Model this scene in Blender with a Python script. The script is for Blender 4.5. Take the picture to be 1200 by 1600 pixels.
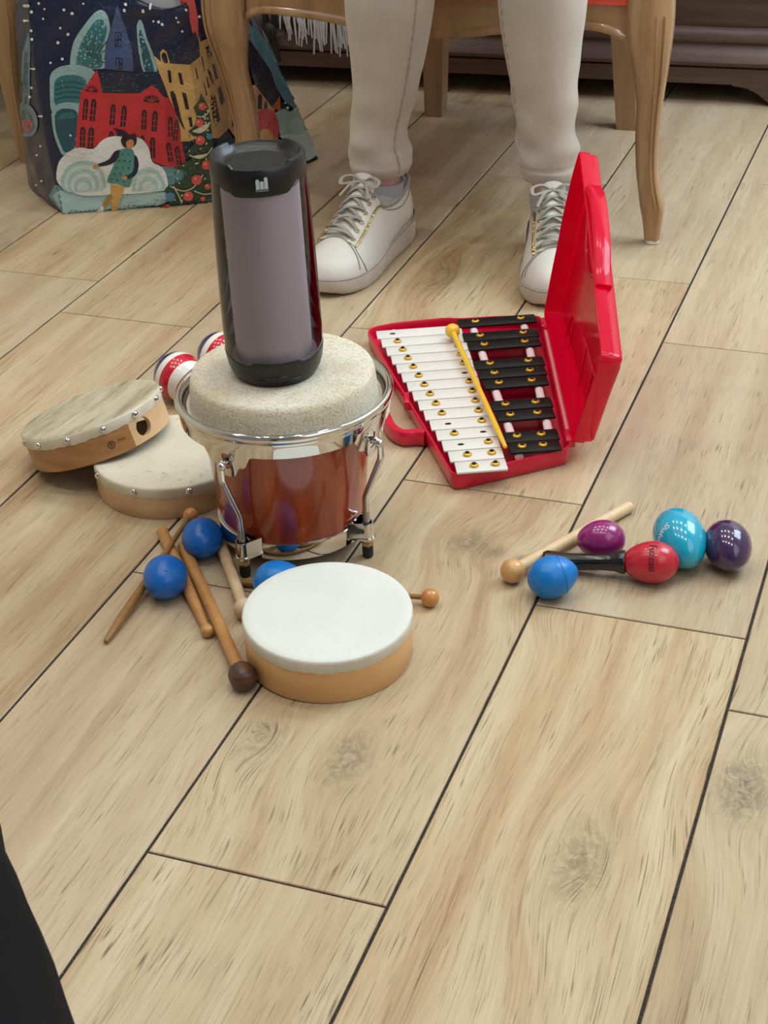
import bpy, bmesh, math, random
from mathutils import Vector, Matrix
from mathutils.bvhtree import BVHTree

for o in list(bpy.data.objects):
    bpy.data.objects.remove(o)
scene = bpy.context.scene
COL = scene.collection
PI = math.pi
V3 = Vector
random.seed(7)

# ------------------------------------------------------------------ camera
F_PX, YAW, PITCH, ROLL = 2503.5, -0.36937179, 0.53768383, -0.04678445
CAM = V3((0.125768, 0.0, 0.862024))
cf = V3((math.sin(YAW) * math.cos(PITCH), math.cos(YAW) * math.cos(PITCH), -math.sin(PITCH)))
_r = V3((math.cos(YAW), -math.sin(YAW), 0))
_u = _r.cross(cf)
cr = _r * math.cos(ROLL) + _u * math.sin(ROLL)
cu = -_r * math.sin(ROLL) + _u * math.cos(ROLL)
cam_d = bpy.data.cameras.new('camera')
cam_o = bpy.data.objects.new('camera', cam_d)
COL.objects.link(cam_o)
M = Matrix((cr, cu, -cf)).transposed().to_4x4()
M.translation = CAM
cam_o.matrix_world = M
cam_d.sensor_fit = 'VERTICAL'
cam_d.sensor_height = 36.0
cam_d.lens = F_PX / 1600 * 36
cam_d.clip_start = 0.02
cam_d.dof.use_dof = True
cam_d.dof.focus_distance = 1.62
cam_d.dof.aperture_fstop = 80.0
scene.camera = cam_o


def ray(px, py):
    return cf + cr * ((px - 600) / F_PX) - cu * ((py - 800) / F_PX)


def at(px, py, z=0.0):
    d = ray(px, py)
    return CAM + d * ((z - CAM.z) / d.z)


def aty(px, py, y):
    d = ray(px, py)
    return CAM + d * ((y - CAM.y) / d.y)


# ------------------------------------------------------------------ light
scene.view_settings.view_transform = 'Standard'
scene.view_settings.look = 'None'
scene.view_settings.gamma = 1.0
scene.view_settings.use_curve_mapping = False
scene.view_settings.exposure = 0.0

world = bpy.data.worlds.new('World')
scene.world = world
world.use_nodes = True
bg = world.node_tree.nodes['Background']
bg.inputs['Color'].default_value = (0.97, 0.985, 1.0, 1)
bg.inputs['Strength'].default_value = 0.2


def area(name, loc, target, sx, sy, power, col):
    l = bpy.data.lights.new(name, 'AREA')
    l.shape = 'RECTANGLE'
    l.size, l.size_y = sx, sy
    l.energy = power
    l.color = col
    o = bpy.data.objects.new(name, l)
    COL.objects.link(o)
    o.location = loc
    o.rotation_euler = (V3(target) - V3(loc)).to_track_quat('-Z', 'Y').to_euler()
    return o


# daylight through the two windows of the right wall; the open front lets world light in
area('daylight', (0.88, 2.50, 1.72), (-0.6, 2.40, 0.6), 1.3, 1.15, 47, (0.70, 0.87, 1.0))
area('daylight', (0.88, 0.45, 1.45), (0.0, 0.45, 1.2), 1.3, 1.3, 9, (0.80, 0.92, 1.0))
DOWNLIGHTS = [(x, y) for y in (0.5, 1.4, 2.3) for x in (-1.6, -0.95, -0.3, 0.35)]
DOWNLIGHT_POWER = 16.5


# ------------------------------------------------------------------ materials
def lin(h):
    h = h.lstrip('#')
    out = []
    for i in (0, 2, 4):
        c = int(h[i:i + 2], 16) / 255
        out.append(c / 12.92 if c <= 0.04045 else ((c + 0.055) / 1.055) ** 2.4)
    return (out[0], out[1], out[2], 1.0)


class NT:
    """small helper to write node trees as expressions"""

    def __init__(s, name):
        s.mat = bpy.data.materials.new(name)
        s.mat.use_nodes = True
        s.t = s.mat.node_tree
        s.t.nodes.clear()
        s.out = s.t.nodes.new('ShaderNodeOutputMaterial')

    def n(s, typ, **kw):
        nd = s.t.nodes.new(typ)
        for k, v in kw.items():
            setattr(nd, k, v)
        return nd

    def put(s, sock, v):
        if v is None:
            return
        if isinstance(v, bpy.types.NodeSocket):
            s.t.links.new(v, sock)
        else:
            sock.default_value = v

    def m(s, op, a, b=None, c=None, clamp=False):
        nd = s.n('ShaderNodeMath', operation=op)
        nd.use_clamp = clamp
        s.put(nd.inputs[0], a)
        s.put(nd.inputs[1], b)
        s.put(nd.inputs[2], c)
        return nd.outputs[0]

    def xyz(s, v):
        nd = s.n('ShaderNodeSeparateXYZ')
        s.put(nd.inputs[0], v)
        return nd.outputs

    def vec(s, x=0.0, y=0.0, z=0.0):
        nd = s.n('ShaderNodeCombineXYZ')
        for i, q in enumerate((x, y, z)):
            s.put(nd.inputs[i], q)
        return nd.outputs[0]

    def noise(s, v, scale=1.0, detail=3.0, rough=0.55, dist=0.0):
        nd = s.n('ShaderNodeTexNoise')
        s.put(nd.inputs['Vector'], v)
        nd.inputs['Scale'].default_value = scale
        nd.inputs['Detail'].default_value = detail
        nd.inputs['Roughness'].default_value = rough
        nd.inputs['Distortion'].default_value = dist
        return nd.outputs['Fac']

    def ramp(s, fac, stops, interp='LINEAR'):
        nd = s.n('ShaderNodeValToRGB')
        cr_ = nd.color_ramp
        cr_.interpolation = interp
        while len(cr_.elements) < len(stops):
            cr_.elements.new(0.5)
        for e, (p, c) in zip(cr_.elements, stops):
            e.position = p
            e.color = lin(c) if isinstance(c, str) else (c, c, c, 1)
        s.put(nd.inputs[0], fac)
        return nd.outputs[0]

    def mix(s, fac, a, b, mode='MIX'):
        nd = s.n('ShaderNodeMix', data_type='RGBA', blend_type=mode)
        s.put(nd.inputs[0], fac)
        s.put(nd.inputs[6], lin(a) if isinstance(a, str) else a)
        s.put(nd.inputs[7], lin(b) if isinstance(b, str) else b)
        return nd.outputs[2]

    def bump(s, h, strength=0.2, dist=0.001):
        nd = s.n('ShaderNodeBump')
        nd.inputs['Strength'].default_value = strength
        nd.inputs['Distance'].default_value = dist
        s.put(nd.inputs['Height'], h)
        return nd.outputs[0]

    def bsdf(s, col, rough=0.5, metal=0.0, coat=0.0, spec=0.5, normal=None, sheen=0.0, sss=0.0, coat_rough=0.05):
        nd = s.n('ShaderNodeBsdfPrincipled')
        s.put(nd.inputs['Base Color'], lin(col) if isinstance(col, str) else col)
        s.put(nd.inputs['Roughness'], rough)
        s.put(nd.inputs['Metallic'], metal)
        s.put(nd.inputs['Coat Weight'], coat)
        nd.inputs['Coat Roughness'].default_value = coat_rough
        s.put(nd.inputs['Specular IOR Level'], spec)
        s.put(nd.inputs['Sheen Weight'], sheen)
        if normal is not None:
            s.put(nd.inputs['Normal'], normal)
        s.t.links.new(nd.outputs[0], s.out.inputs[0])
        return nd

    def pos(s):
        return s.n('ShaderNodeNewGeometry').outputs['Position']

    def obj(s):
        return s.n('ShaderNodeTexCoord').outputs['Object']


def plain(name, col, rough=0.5, metal=0.0, coat=0.0, spec=0.5, bump=0.0, bscale=400, vary=0.0, vscale=30, sheen=0.0, bdist=0.0006):
    t = NT(name)
    c = lin(col)
    if vary:
        nz = t.noise(t.obj(), vscale, 3)
        k = t.ramp(nz, [(0.3, 1 - vary), (0.7, 1.0)])
        c = t.mix(1.0, c, k, 'MULTIPLY')
    nm = t.bump(t.noise(t.obj(), bscale, 2), bump, bdist) if bump else None
    t.bsdf(c, rough, metal, coat, spec, nm, sheen)
    return t.mat


def wood(name, stops, along=(1, 1, 0.08), scale=60, rough=0.4, coat=0.0, spec=0.45, pores=0.0, pscale=300):
    t = NT(name)
    mp = t.n('ShaderNodeMapping')
    t.t.links.new(t.obj(), mp.inputs[0])
    mp.inputs['Scale'].default_value = along
    v = mp.outputs[0]
    n1 = t.noise(v, scale, 4, 0.6, 0.4)
    c = t.ramp(n1, stops)
    nm = None
    if pores:
        p = t.ramp(t.noise(v, pscale, 2), [(0.55, 1.0), (0.68, 1 - pores)])
        c = t.mix(1.0, c, p, 'MULTIPLY')
    t.bsdf(c, rough, 0, coat, spec, nm)
    return t.mat


MT = {}
MT['chrome'] = plain('chrome', '#d9d8d6', 0.05, 1.0, vary=0.05, vscale=60)
MT['dark_steel'] = plain('dark_steel', '#7c7a78', 0.25, 1.0)
MT['thread'] = plain('threaded_steel', '#a9a9a8', 0.35, 1.0, bump=0.6, bscale=900)
MT['brass'] = plain('brass_nut', '#b09a72', 0.25, 1.0)
MT['gold'] = plain('gold_foil', '#cdb878', 0.25, 1.0, bump=1.0, bscale=300, bdist=0.002)
MT['silver'] = plain('silver_foil', '#d6d8dc', 0.2, 1.0, bump=0.3, bscale=200)
MT['grille_grey'] = plain('grille_grey', '#34353a', 0.5)
MT['black_rubber'] = plain('black_rubber', '#141416', 0.6)
MT['black_plastic'] = plain('black_plastic', '#101114', 0.33, spec=0.45)
MT['black_gloss'] = plain('black_gloss', '#0c0c0e', 0.22, coat=0.4)
MT['red_plastic'] = plain('red_plastic', '#cf0b38', 0.28, coat=0.25, spec=0.5)
MT['red_lid'] = plain('red_lid_plastic', '#e60546', 0.2, coat=0.4, spec=0.5)


def add_translucency(mt, col, fac):
    nt = mt.node_tree
    out = nt.nodes['Material Output']
    src = out.inputs[0].links[0].from_socket
    tl = nt.nodes.new('ShaderNodeBsdfTranslucent')
    tl.inputs[0].default_value = lin(col)
    mx = nt.nodes.new('ShaderNodeMixShader')
    mx.inputs[0].default_value = fac
    nt.links.new(src, mx.inputs[1])
    nt.links.new(tl.outputs[0], mx.inputs[2])
    nt.links.new(mx.outputs[0], out.inputs[0])


add_translucency(MT['red_lid'], '#ff1060', .5)
MT['pale_edge'] = plain('pale_hinge_edge', '#e48a94', 0.5)  # paler pink strip along the hinge
MT['white_bar'] = plain('white_enamel', '#e6e4de', 0.35, vary=0.03, vscale=20)
MT['black_bar'] = plain('black_enamel', '#0e0d0f', 0.5, spec=0.3, vary=0.1, vscale=40)
MT['felt'] = plain('pink_white_felt', '#ecdbe0', 0.9, bump=0.5, bscale=700)
MT['pin_gold'] = plain('pin_gold', '#e0b23c', 0.35, metal=0.35)
MT['pin_dark'] = plain('pin_nail', '#2a2118', 0.4, metal=0.6)
MT['yellow'] = plain('yellow_plastic', '#f7c83a', 0.32, coat=0.2)
MT['blue'] = plain('blue_plastic', '#0a62b8', 0.32, coat=0.08, spec=0.4, vary=0.04)
MT['blue2'] = plain('bright_blue_plastic', '#0d78c8', 0.32, coat=0.08, spec=0.4, vary=0.04)
MT['magenta'] = plain('magenta_plastic', '#8c1c6a', 0.2, coat=0.6)
MT['red_egg'] = plain('red_egg_plastic', '#bf1b33', 0.28, coat=0.4)
MT['turq'] = plain('turquoise_plastic', '#0aa3c4', 0.16, coat=0.8)
MT['violet'] = plain('violet_plastic', '#3a2050', 0.16, coat=0.8)
MT['ink'] = plain('dark_ink', '#2a1416', 0.6)
MT['ink_white'] = plain('white_ink', '#e8f2f4', 0.5)
MT['ink_grey'] = plain('silver_print', '#b9c6cf', 0.4)
MT['paint_white'] = plain('white_paint', '#e9e4da', 0.2, coat=0.6)
MT['paint_red'] = plain('red_paint', '#c4122e', 0.2, coat=0.6)
MT['paint_navy'] = plain('navy_paint', '#1a2c5e', 0.2, coat=0.6)
MT['leather'] = plain('white_leather', '#d2cfc6', 0.42, bump=0.15, bscale=260, vary=0.07, vscale=25)
MT['sole'] = plain('scuffed_sole_rubber', '#c6bcb0', 0.6, vary=0.16, vscale=35)
MT['lace'] = plain('grey_lace_cotton', '#9c978c', 0.85, bump=0.5, bscale=900)
MT['lining'] = plain('grey_lining', '#9a9a9a', 0.8, bump=0.4, bscale=600)
MT['seam'] = plain('seam_shadow_thread', '#8e877c', 0.8)
MT['sock'] = plain('grey_sock', '#a8abb2', 0.95, bump=0.6, bscale=700)
MT['skin'] = plain('skin', '#d3a296', 0.5, vary=0.08, vscale=30)
MT['coral'] = plain('coral_upholstery', '#d9523f', 0.85, bump=0.5, bscale=600, sheen=0.2)
MT['black_cloth'] = plain('black_trouser_cloth', '#0d0e11', 0.95, spec=0.15, bump=0.4, bscale=500)
MT['grey_cloth'] = plain('grey_cloth', '#b9bab8', 0.9, bump=0.3, bscale=300)
MT['fringe'] = plain('grey_white_yarn', '#c4c4c6', 0.95)
MT['wall'] = plain('cream_wall_paint', '#e8dfcf', 0.9)
MT['ceiling'] = plain('white_ceiling_paint', '#efece6', 0.9)
MT['white_frame'] = plain('white_window_frame', '#eeeeec', 0.5)
MT['white_cap'] = plain('white_glide', '#e2ded6', 0.5)

MT['chair_wood'] = wood('honey_chair_wood', [(0.25, '#8c6b48'), (0.5, '#a5835c'), (0.8, '#b6966e')], (1, 1, 0.1), 45, 0.32, 0.4)
MT['chair_wood_plain'] = wood('chair_leg_wood', [(0.25, '#8a6c4e'), (0.5, '#9f7f60'), (0.8, '#b0906f')], (1, 1, 0.1), 45, 0.42, 0.1)
MT['cabinet'] = wood('dark_walnut', [(0.2, '#402e2a'), (0.5, '#55423c'), (0.8, '#6c5449')], (0.06, 1, 1), 40, 0.5, 0.05)
MT['maple'] = wood('pale_maple', [(0.25, '#d0a878'), (0.5, '#ddb88a'), (0.8, '#e4c49a')], (0.4, 0.4, 2.2), 22, 0.42, 0.05)
MT['front_maple'] = wood('honey_maple', [(0.25, '#d3a266'), (0.5, '#ddaf75'), (0.8, '#e4bb86')], (0.3, 0.3, 1.4), 20, 0.42, 0.05)
MT['brown_ply'] = wood('brown_ply', [(0.2, '#8f6038'), (0.5, '#a97848'), (0.8, '#bd8e5e')], (0.5, 0.5, 2.5), 30, 0.42, 0.1, pores=0.12)
MT['pale_ply'] = wood('pale_ply', [(0.2, '#bd9568'), (0.5, '#d2ae84'), (0.8, '#e0c39c')], (0.5, 0.5, 2.5), 26, 0.45, 0.05, pores=0.06)
MT['stick'] = wood('tan_stick_wood', [(0.2, '#9a6a38'), (0.5, '#b58148'), (0.8, '#c59459')], (1, 1, 1), 35, 0.4, 0.1)
MT['stick_dark'] = wood('dark_stick_wood', [(0.2, '#6a4726'), (0.5, '#85602f'), (0.8, '#9a713f')], (1, 1, 1), 40, 0.45, 0.05)
MT['stick_pale'] = wood('pale_stick_wood', [(0.2, '#c6a67c'), (0.5, '#d6ba92'), (0.8, '#e0c8a4')], (1, 1, 1), 45, 0.5)
MT['bead'] = wood('varnished_bead', [(0.2, '#b06f36'), (0.5, '#c58748'), (0.8, '#d29a5c')], (1, 1, 1), 60, 0.2, 0.5)
MT['bead_pale'] = wood('pale_bead', [(0.2, '#c08a50'), (0.5, '#d09f66'), (0.8, '#dcb07a')], (1, 1, 1), 60, 0.3, 0.3)
MT['bead_grey'] = wood('raw_bead', [(0.2, '#c2a482'), (0.5, '#d2b696'), (0.8, '#dcc4a6')], (1, 1, 1), 50, 0.6)
MT['rosewood'] = wood('ridged_rosewood', [(0.3, '#37211a'), (0.5, '#523428'), (0.75, '#6b4838')], (1, 1, 5), 60, 0.4, 0.15)


def mat_skin(name, base, spots, spot_amt, tint, s1=12, s2=160):
    t = NT(name)
    o = t.obj()
    a = t.noise(o, s1, 4, 0.6)
    c = t.ramp(a, [(0.3, tint), (0.65, base)])
    p = t.ramp(t.noise(o, s2, 3, 0.7), [(0.56, 1.0), (0.72, 1 - spot_amt)])
    q = t.ramp(t.noise(o, s1 * 0.7, 2), [(0.42, 0.0), (0.62, 1.0)])
    c = t.mix(q, c, t.mix(1.0, c, p, 'MULTIPLY'))
    t.bsdf(c, 0.6, spec=0.35, normal=t.bump(t.noise(o, 300, 3), 0.15, 0.0006))
    return t.mat


MT['head_white'] = mat_skin('white_drumskin', '#d9dad3', '', 0.10, '#d3d4cb')
MT['head_cream'] = mat_skin('cream_drumskin', '#d6cfba', '', 0.45, '#c9c2ac', 14, 130)


def mat_streak_skin():
    t = NT('streaked_drumskin')
    mp = t.n('ShaderNodeMapping')
    t.t.links.new(t.obj(), mp.inputs[0])
    mp.inputs['Rotation'].default_value = (0, 0, math.radians(-35))
    mp.inputs['Scale'].default_value = (1, 0.22, 1)
    v = mp.outputs[0]
    c = t.ramp(t.noise(v, 34, 5, 0.65), [(0.32, '#8f8468'), (0.5, '#b9b095'), (0.7, '#cfc8b2')])
    p = t.ramp(t.noise(v, 150, 3), [(0.55, 1.0), (0.7, 0.75)])
    c = t.mix(1.0, c, p, 'MULTIPLY')
    t.bsdf(c, 0.6, spec=0.35)
    return t.mat


MT['head_streak'] = mat_streak_skin()


def mat_band_skin(name, base):
    t = NT(name)
    c = t.ramp(t.noise(t.obj(), 40, 3), [(0.3, base), (0.7, '#e2dccb')])
    t.bsdf(c, 0.5, spec=0.4)
    return t.mat


MT['band_skin'] = mat_band_skin('skin_band', '#cfc4a8')
MT['band_white'] = mat_band_skin('white_skin_band', '#cfccc2')


def mat_goat():
    t = NT('goat_hide')
    o = t.obj()
    a = t.noise(o, 16, 4, 0.65)
    c = t.ramp(a, [(0.3, '#d2c6a8'), (0.6, '#e0d9c6')])
    f = t.noise(o, 420, 3, 0.7)
    p = t.ramp(f, [(0.38, 0.62), (0.52, 1.0)])
    c = t.mix(t.m('SUBTRACT', 1.0, p), c, '#7d6647')
    t.bsdf(c, 0.8, spec=0.25, normal=t.bump(f, 0.7, 0.0015), sheen=0.15)
    return t.mat


MT['goat'] = mat_goat()


def mat_shell():
    t = NT('lacquered_mahogany')
    mp = t.n('ShaderNodeMapping')
    t.t.links.new(t.obj(), mp.inputs[0])
    mp.inputs['Scale'].default_value = (1, 1, 0.12)
    v = mp.outputs[0]
    a = t.noise(v, 38, 4, 0.6, 0.6)
    c = t.ramp(a, [(0.25, '#6a1f0c'), (0.5, '#8f3214'), (0.78, '#b44c1f')])
    t.bsdf(c, 0.22, coat=1.0, spec=0.5, coat_rough=0.03)
    return t.mat


MT['shell'] = mat_shell()


def mat_trousers():
    t = NT('beige_twill')
    o = t.obj()
    a = t.noise(o, 9, 3)
    c = t.ramp(a, [(0.3, '#b5aca1'), (0.7, '#c5bcb1')])
    mp = t.n('ShaderNodeMapping')
    t.t.links.new(o, mp.inputs[0])
    mp.inputs['Rotation'].default_value = (0.3, 0.6, 0.7)
    mp.inputs['Scale'].default_value = (1, 1, 0.15)
    nm = t.bump(t.noise(mp.outputs[0], 900, 2), 0.35, 0.0006)
    nm2 = t.n('ShaderNodeBump')
    nm2.inputs['Strength'].default_value = 0.35
    nm2.inputs['Distance'].default_value = 0.006
    mp2 = t.n('ShaderNodeMapping')
    t.t.links.new(o, mp2.inputs[0])
    mp2.inputs['Scale'].default_value = (1, 1, 0.55)
    t.put(nm2.inputs['Height'], t.noise(mp2.outputs[0], 26, 3, 0.5, 0.8))
    t.put(nm2.inputs['Normal'], nm)
    t.bsdf(c, 0.85, spec=0.25, normal=nm2.outputs[0], sheen=0.15)
    return t.mat


MT['trousers'] = mat_trousers()
MT['trouser_seam'] = plain('trouser_seam_thread', '#a89d90', 0.9)


def mat_smoke():
    t = NT('smoked_clear_acrylic')
    lw = t.n('ShaderNodeLayerWeight')
    lw.inputs['Blend'].default_value = 0.42
    tint = t.ramp(lw.outputs['Facing'], [(0.0, '#efecef'), (0.5, '#e0dadf'), (0.8, '#d2c6cc'), (1.0, '#7f6d76')])
    tr = t.n('ShaderNodeBsdfTransparent')
    t.put(tr.inputs[0], tint)
    gl = t.n('ShaderNodeBsdfGlossy')
    gl.inputs['Roughness'].default_value = 0.04
    fr = t.n('ShaderNodeFresnel')
    fr.inputs['IOR'].default_value = 1.5
    ms = t.n('ShaderNodeMixShader')
    t.t.links.new(fr.outputs[0], ms.inputs[0])
    t.t.links.new(tr.outputs[0], ms.inputs[1])
    t.t.links.new(gl.outputs[0], ms.inputs[2])
    t.t.links.new(ms.outputs[0], t.out.inputs[0])
    return t.mat


MT['smoke'] = mat_smoke()
MT['diffuser'] = plain('milky_diffuser', '#ece9f6', 0.5)

KNOTS = [(-0.2884, 0.9617, .016, .034, .75), (-0.0747, 0.9002, .020, .042, .6), (0.030, 1.0195, .020, .036, .9),
         (-0.5365, 1.9749, .022, .055, .45), (-0.292, 1.3165, .016, .020, .8), (-0.262, 1.3055, .010, .013, .7),
         (-1.2086, 1.9322, .03, .06, .3), (-0.3681, 0.965, .018, .035, .4), (-0.1833, 1.263, .022, .03, .35),
         (-0.235, 1.2975, .006, .008, .9)]


def mat_floor():
    t = NT('oak_look_tile')
    P = t.xyz(t.pos())
    x, y = P[0], P[1]
    at_ = t.n('ShaderNodeAttribute')
    at_.attribute_name = 'tile'
    A = t.n('ShaderNodeSeparateColor')
    t.t.links.new(at_.outputs['Color'], A.inputs[0])
    r1, r2, r3 = A.outputs[0], A.outputs[1], A.outputs[2]
    zz = t.m('MULTIPLY', r1, 37.0)
    w1 = t.m('SUBTRACT', t.noise(t.vec(t.m('MULTIPLY', x, 6.0), t.m('MULTIPLY', y, 1.3), zz), 1.0, 1), 0.5)
    s = t.m('MULTIPLY_ADD', w1, 0.019, x)
    dark, bend = 0.0, 0.0
    for (kx, ky, ra, rb, am) in KNOTS:
        dx = t.m('SUBTRACT', x, kx)
        dy = t.m('SUBTRACT', y, ky)
        ux = t.m('DIVIDE', dx, ra)
        uy = t.m('DIVIDE', dy, rb)
        d2 = t.m('MULTIPLY_ADD', ux, ux, t.m('MULTIPLY', uy, uy))
        d = t.m('SQRT', d2)
        g = t.m('POWER', 2.718, t.m('MULTIPLY', d2, -0.24))
        tgt = t.m('SUBTRACT', t.m('MULTIPLY', d, ra * 1.6), dx)
        gt = t.m('MULTIPLY', g, tgt)
        s = t.m('ADD', s, gt)
        bend = t.m('ADD', bend, gt)
        core = t.m('POWER', 2.718, t.m('MULTIPLY', d2, -0.8))
        dark = t.m('MULTIPLY_ADD', core, am, dark)
    # broad tone bands
    band = t.noise(t.vec(t.m('MULTIPLY', s, 26.0), t.m('MULTIPLY', y, 1.6), zz), 1.0, 4, 0.6)
    col = t.ramp(band, [(0.24, '#a1835e'), (0.42, '#b89e7a'), (0.58, '#c5b08e'), (0.8, '#cfbfa0')])
    s2 = t.m('ADD', t.m('MULTIPLY_ADD', w1, 0.007, x), t.m('MULTIPLY', bend, 0.55))
    # fine growth lines
    fine = t.noise(t.vec(t.m('MULTIPLY', s2, 1700.0), t.m('MULTIPLY', y, 16.0), zz), 1.0, 2, 0.6)
    col = t.mix(0.45, col, t.mix(1.0, col, t.ramp(fine, [(0.3, 0.58), (0.55, 1.05)]), 'MULTIPLY'))
    # dark pores
    pore = t.noise(t.vec(t.m('MULTIPLY', s2, 1000.0), t.m('MULTIPLY', y, 7.0), t.m('ADD', zz, 5.0)), 1.0, 0, 0.5)
    pm = t.m('MULTIPLY', t.ramp(pore, [(0.455, 0.0), (0.49, 1.0), (0.51, 1.0), (0.545, 0.0)]), t.ramp(t.noise(t.vec(t.m('MULTIPLY', s2, 380.0), t.m('MULTIPLY', y, 30.0), zz), 1.0, 0), [(0.42, 0.0), (0.54, 1.0)]))
    pden = t.ramp(t.noise(t.vec(t.m('MULTIPLY', x, 12.0), t.m('MULTIPLY', y, 3.0), zz), 1.0, 2), [(0.35, 0.45), (0.6, 1.0)])
    pf = t.m('MULTIPLY', pm, pden)
    col = t.mix(t.m('MULTIPLY', pf, 0.95), col, '#64502f')
    # knots
    kn = t.noise(t.vec(t.m('MULTIPLY', x, 150.0), t.m('MULTIPLY', y, 110.0), 0.0), 1.0, 3, 0.7, 1.0)
    kf = t.m('MULTIPLY', t.m('MULTIPLY', dark, 1.0), t.ramp(kn, [(0.38, 1.0), (0.66, 0.25)]), clamp=True)
    col = t.mix(t.m('MULTIPLY', kf, 1.0), col, '#57442f')
    # per tile tone: warmer to greyer, darker to lighter
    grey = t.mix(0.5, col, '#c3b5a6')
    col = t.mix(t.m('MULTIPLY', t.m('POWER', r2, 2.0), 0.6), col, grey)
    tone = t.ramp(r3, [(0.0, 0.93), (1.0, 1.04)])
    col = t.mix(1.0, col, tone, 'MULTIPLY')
    t.bsdf(col, 0.32, spec=0.5)
    return t.mat


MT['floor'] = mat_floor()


def mat_grout():
    t = NT('dark_grout')
    n1 = t.noise(t.pos(), 900, 3, 0.8)
    c = t.ramp(n1, [(0.4, '#1e1a16'), (0.62, '#4a443c'), (0.75, '#8d877c')])
    t.bsdf(c, 0.85, spec=0.2)
    return t.mat


MT['grout'] = mat_grout()


def mat_bag(name, base):
    t = NT(name)
    o = t.obj()
    nz = t.noise(o, 7, 3)
    c = t.mix(1.0, lin(base), t.ramp(nz, [(0.3, 0.8), (0.7, 1.1)]), 'MULTIPLY')
    wv = t.noise(o, 240, 2, 0.6)
    cr2 = t.noise(o, 30, 4, 0.6, 0.5)
    h = t.m('MULTIPLY_ADD', cr2, 1.6, t.m('MULTIPLY', wv, 0.35))
    t.bsdf(c, 0.32, spec=0.4, coat=0.35, normal=t.bump(h, 0.5, 0.006), coat_rough=0.08)
    return t.mat


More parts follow.
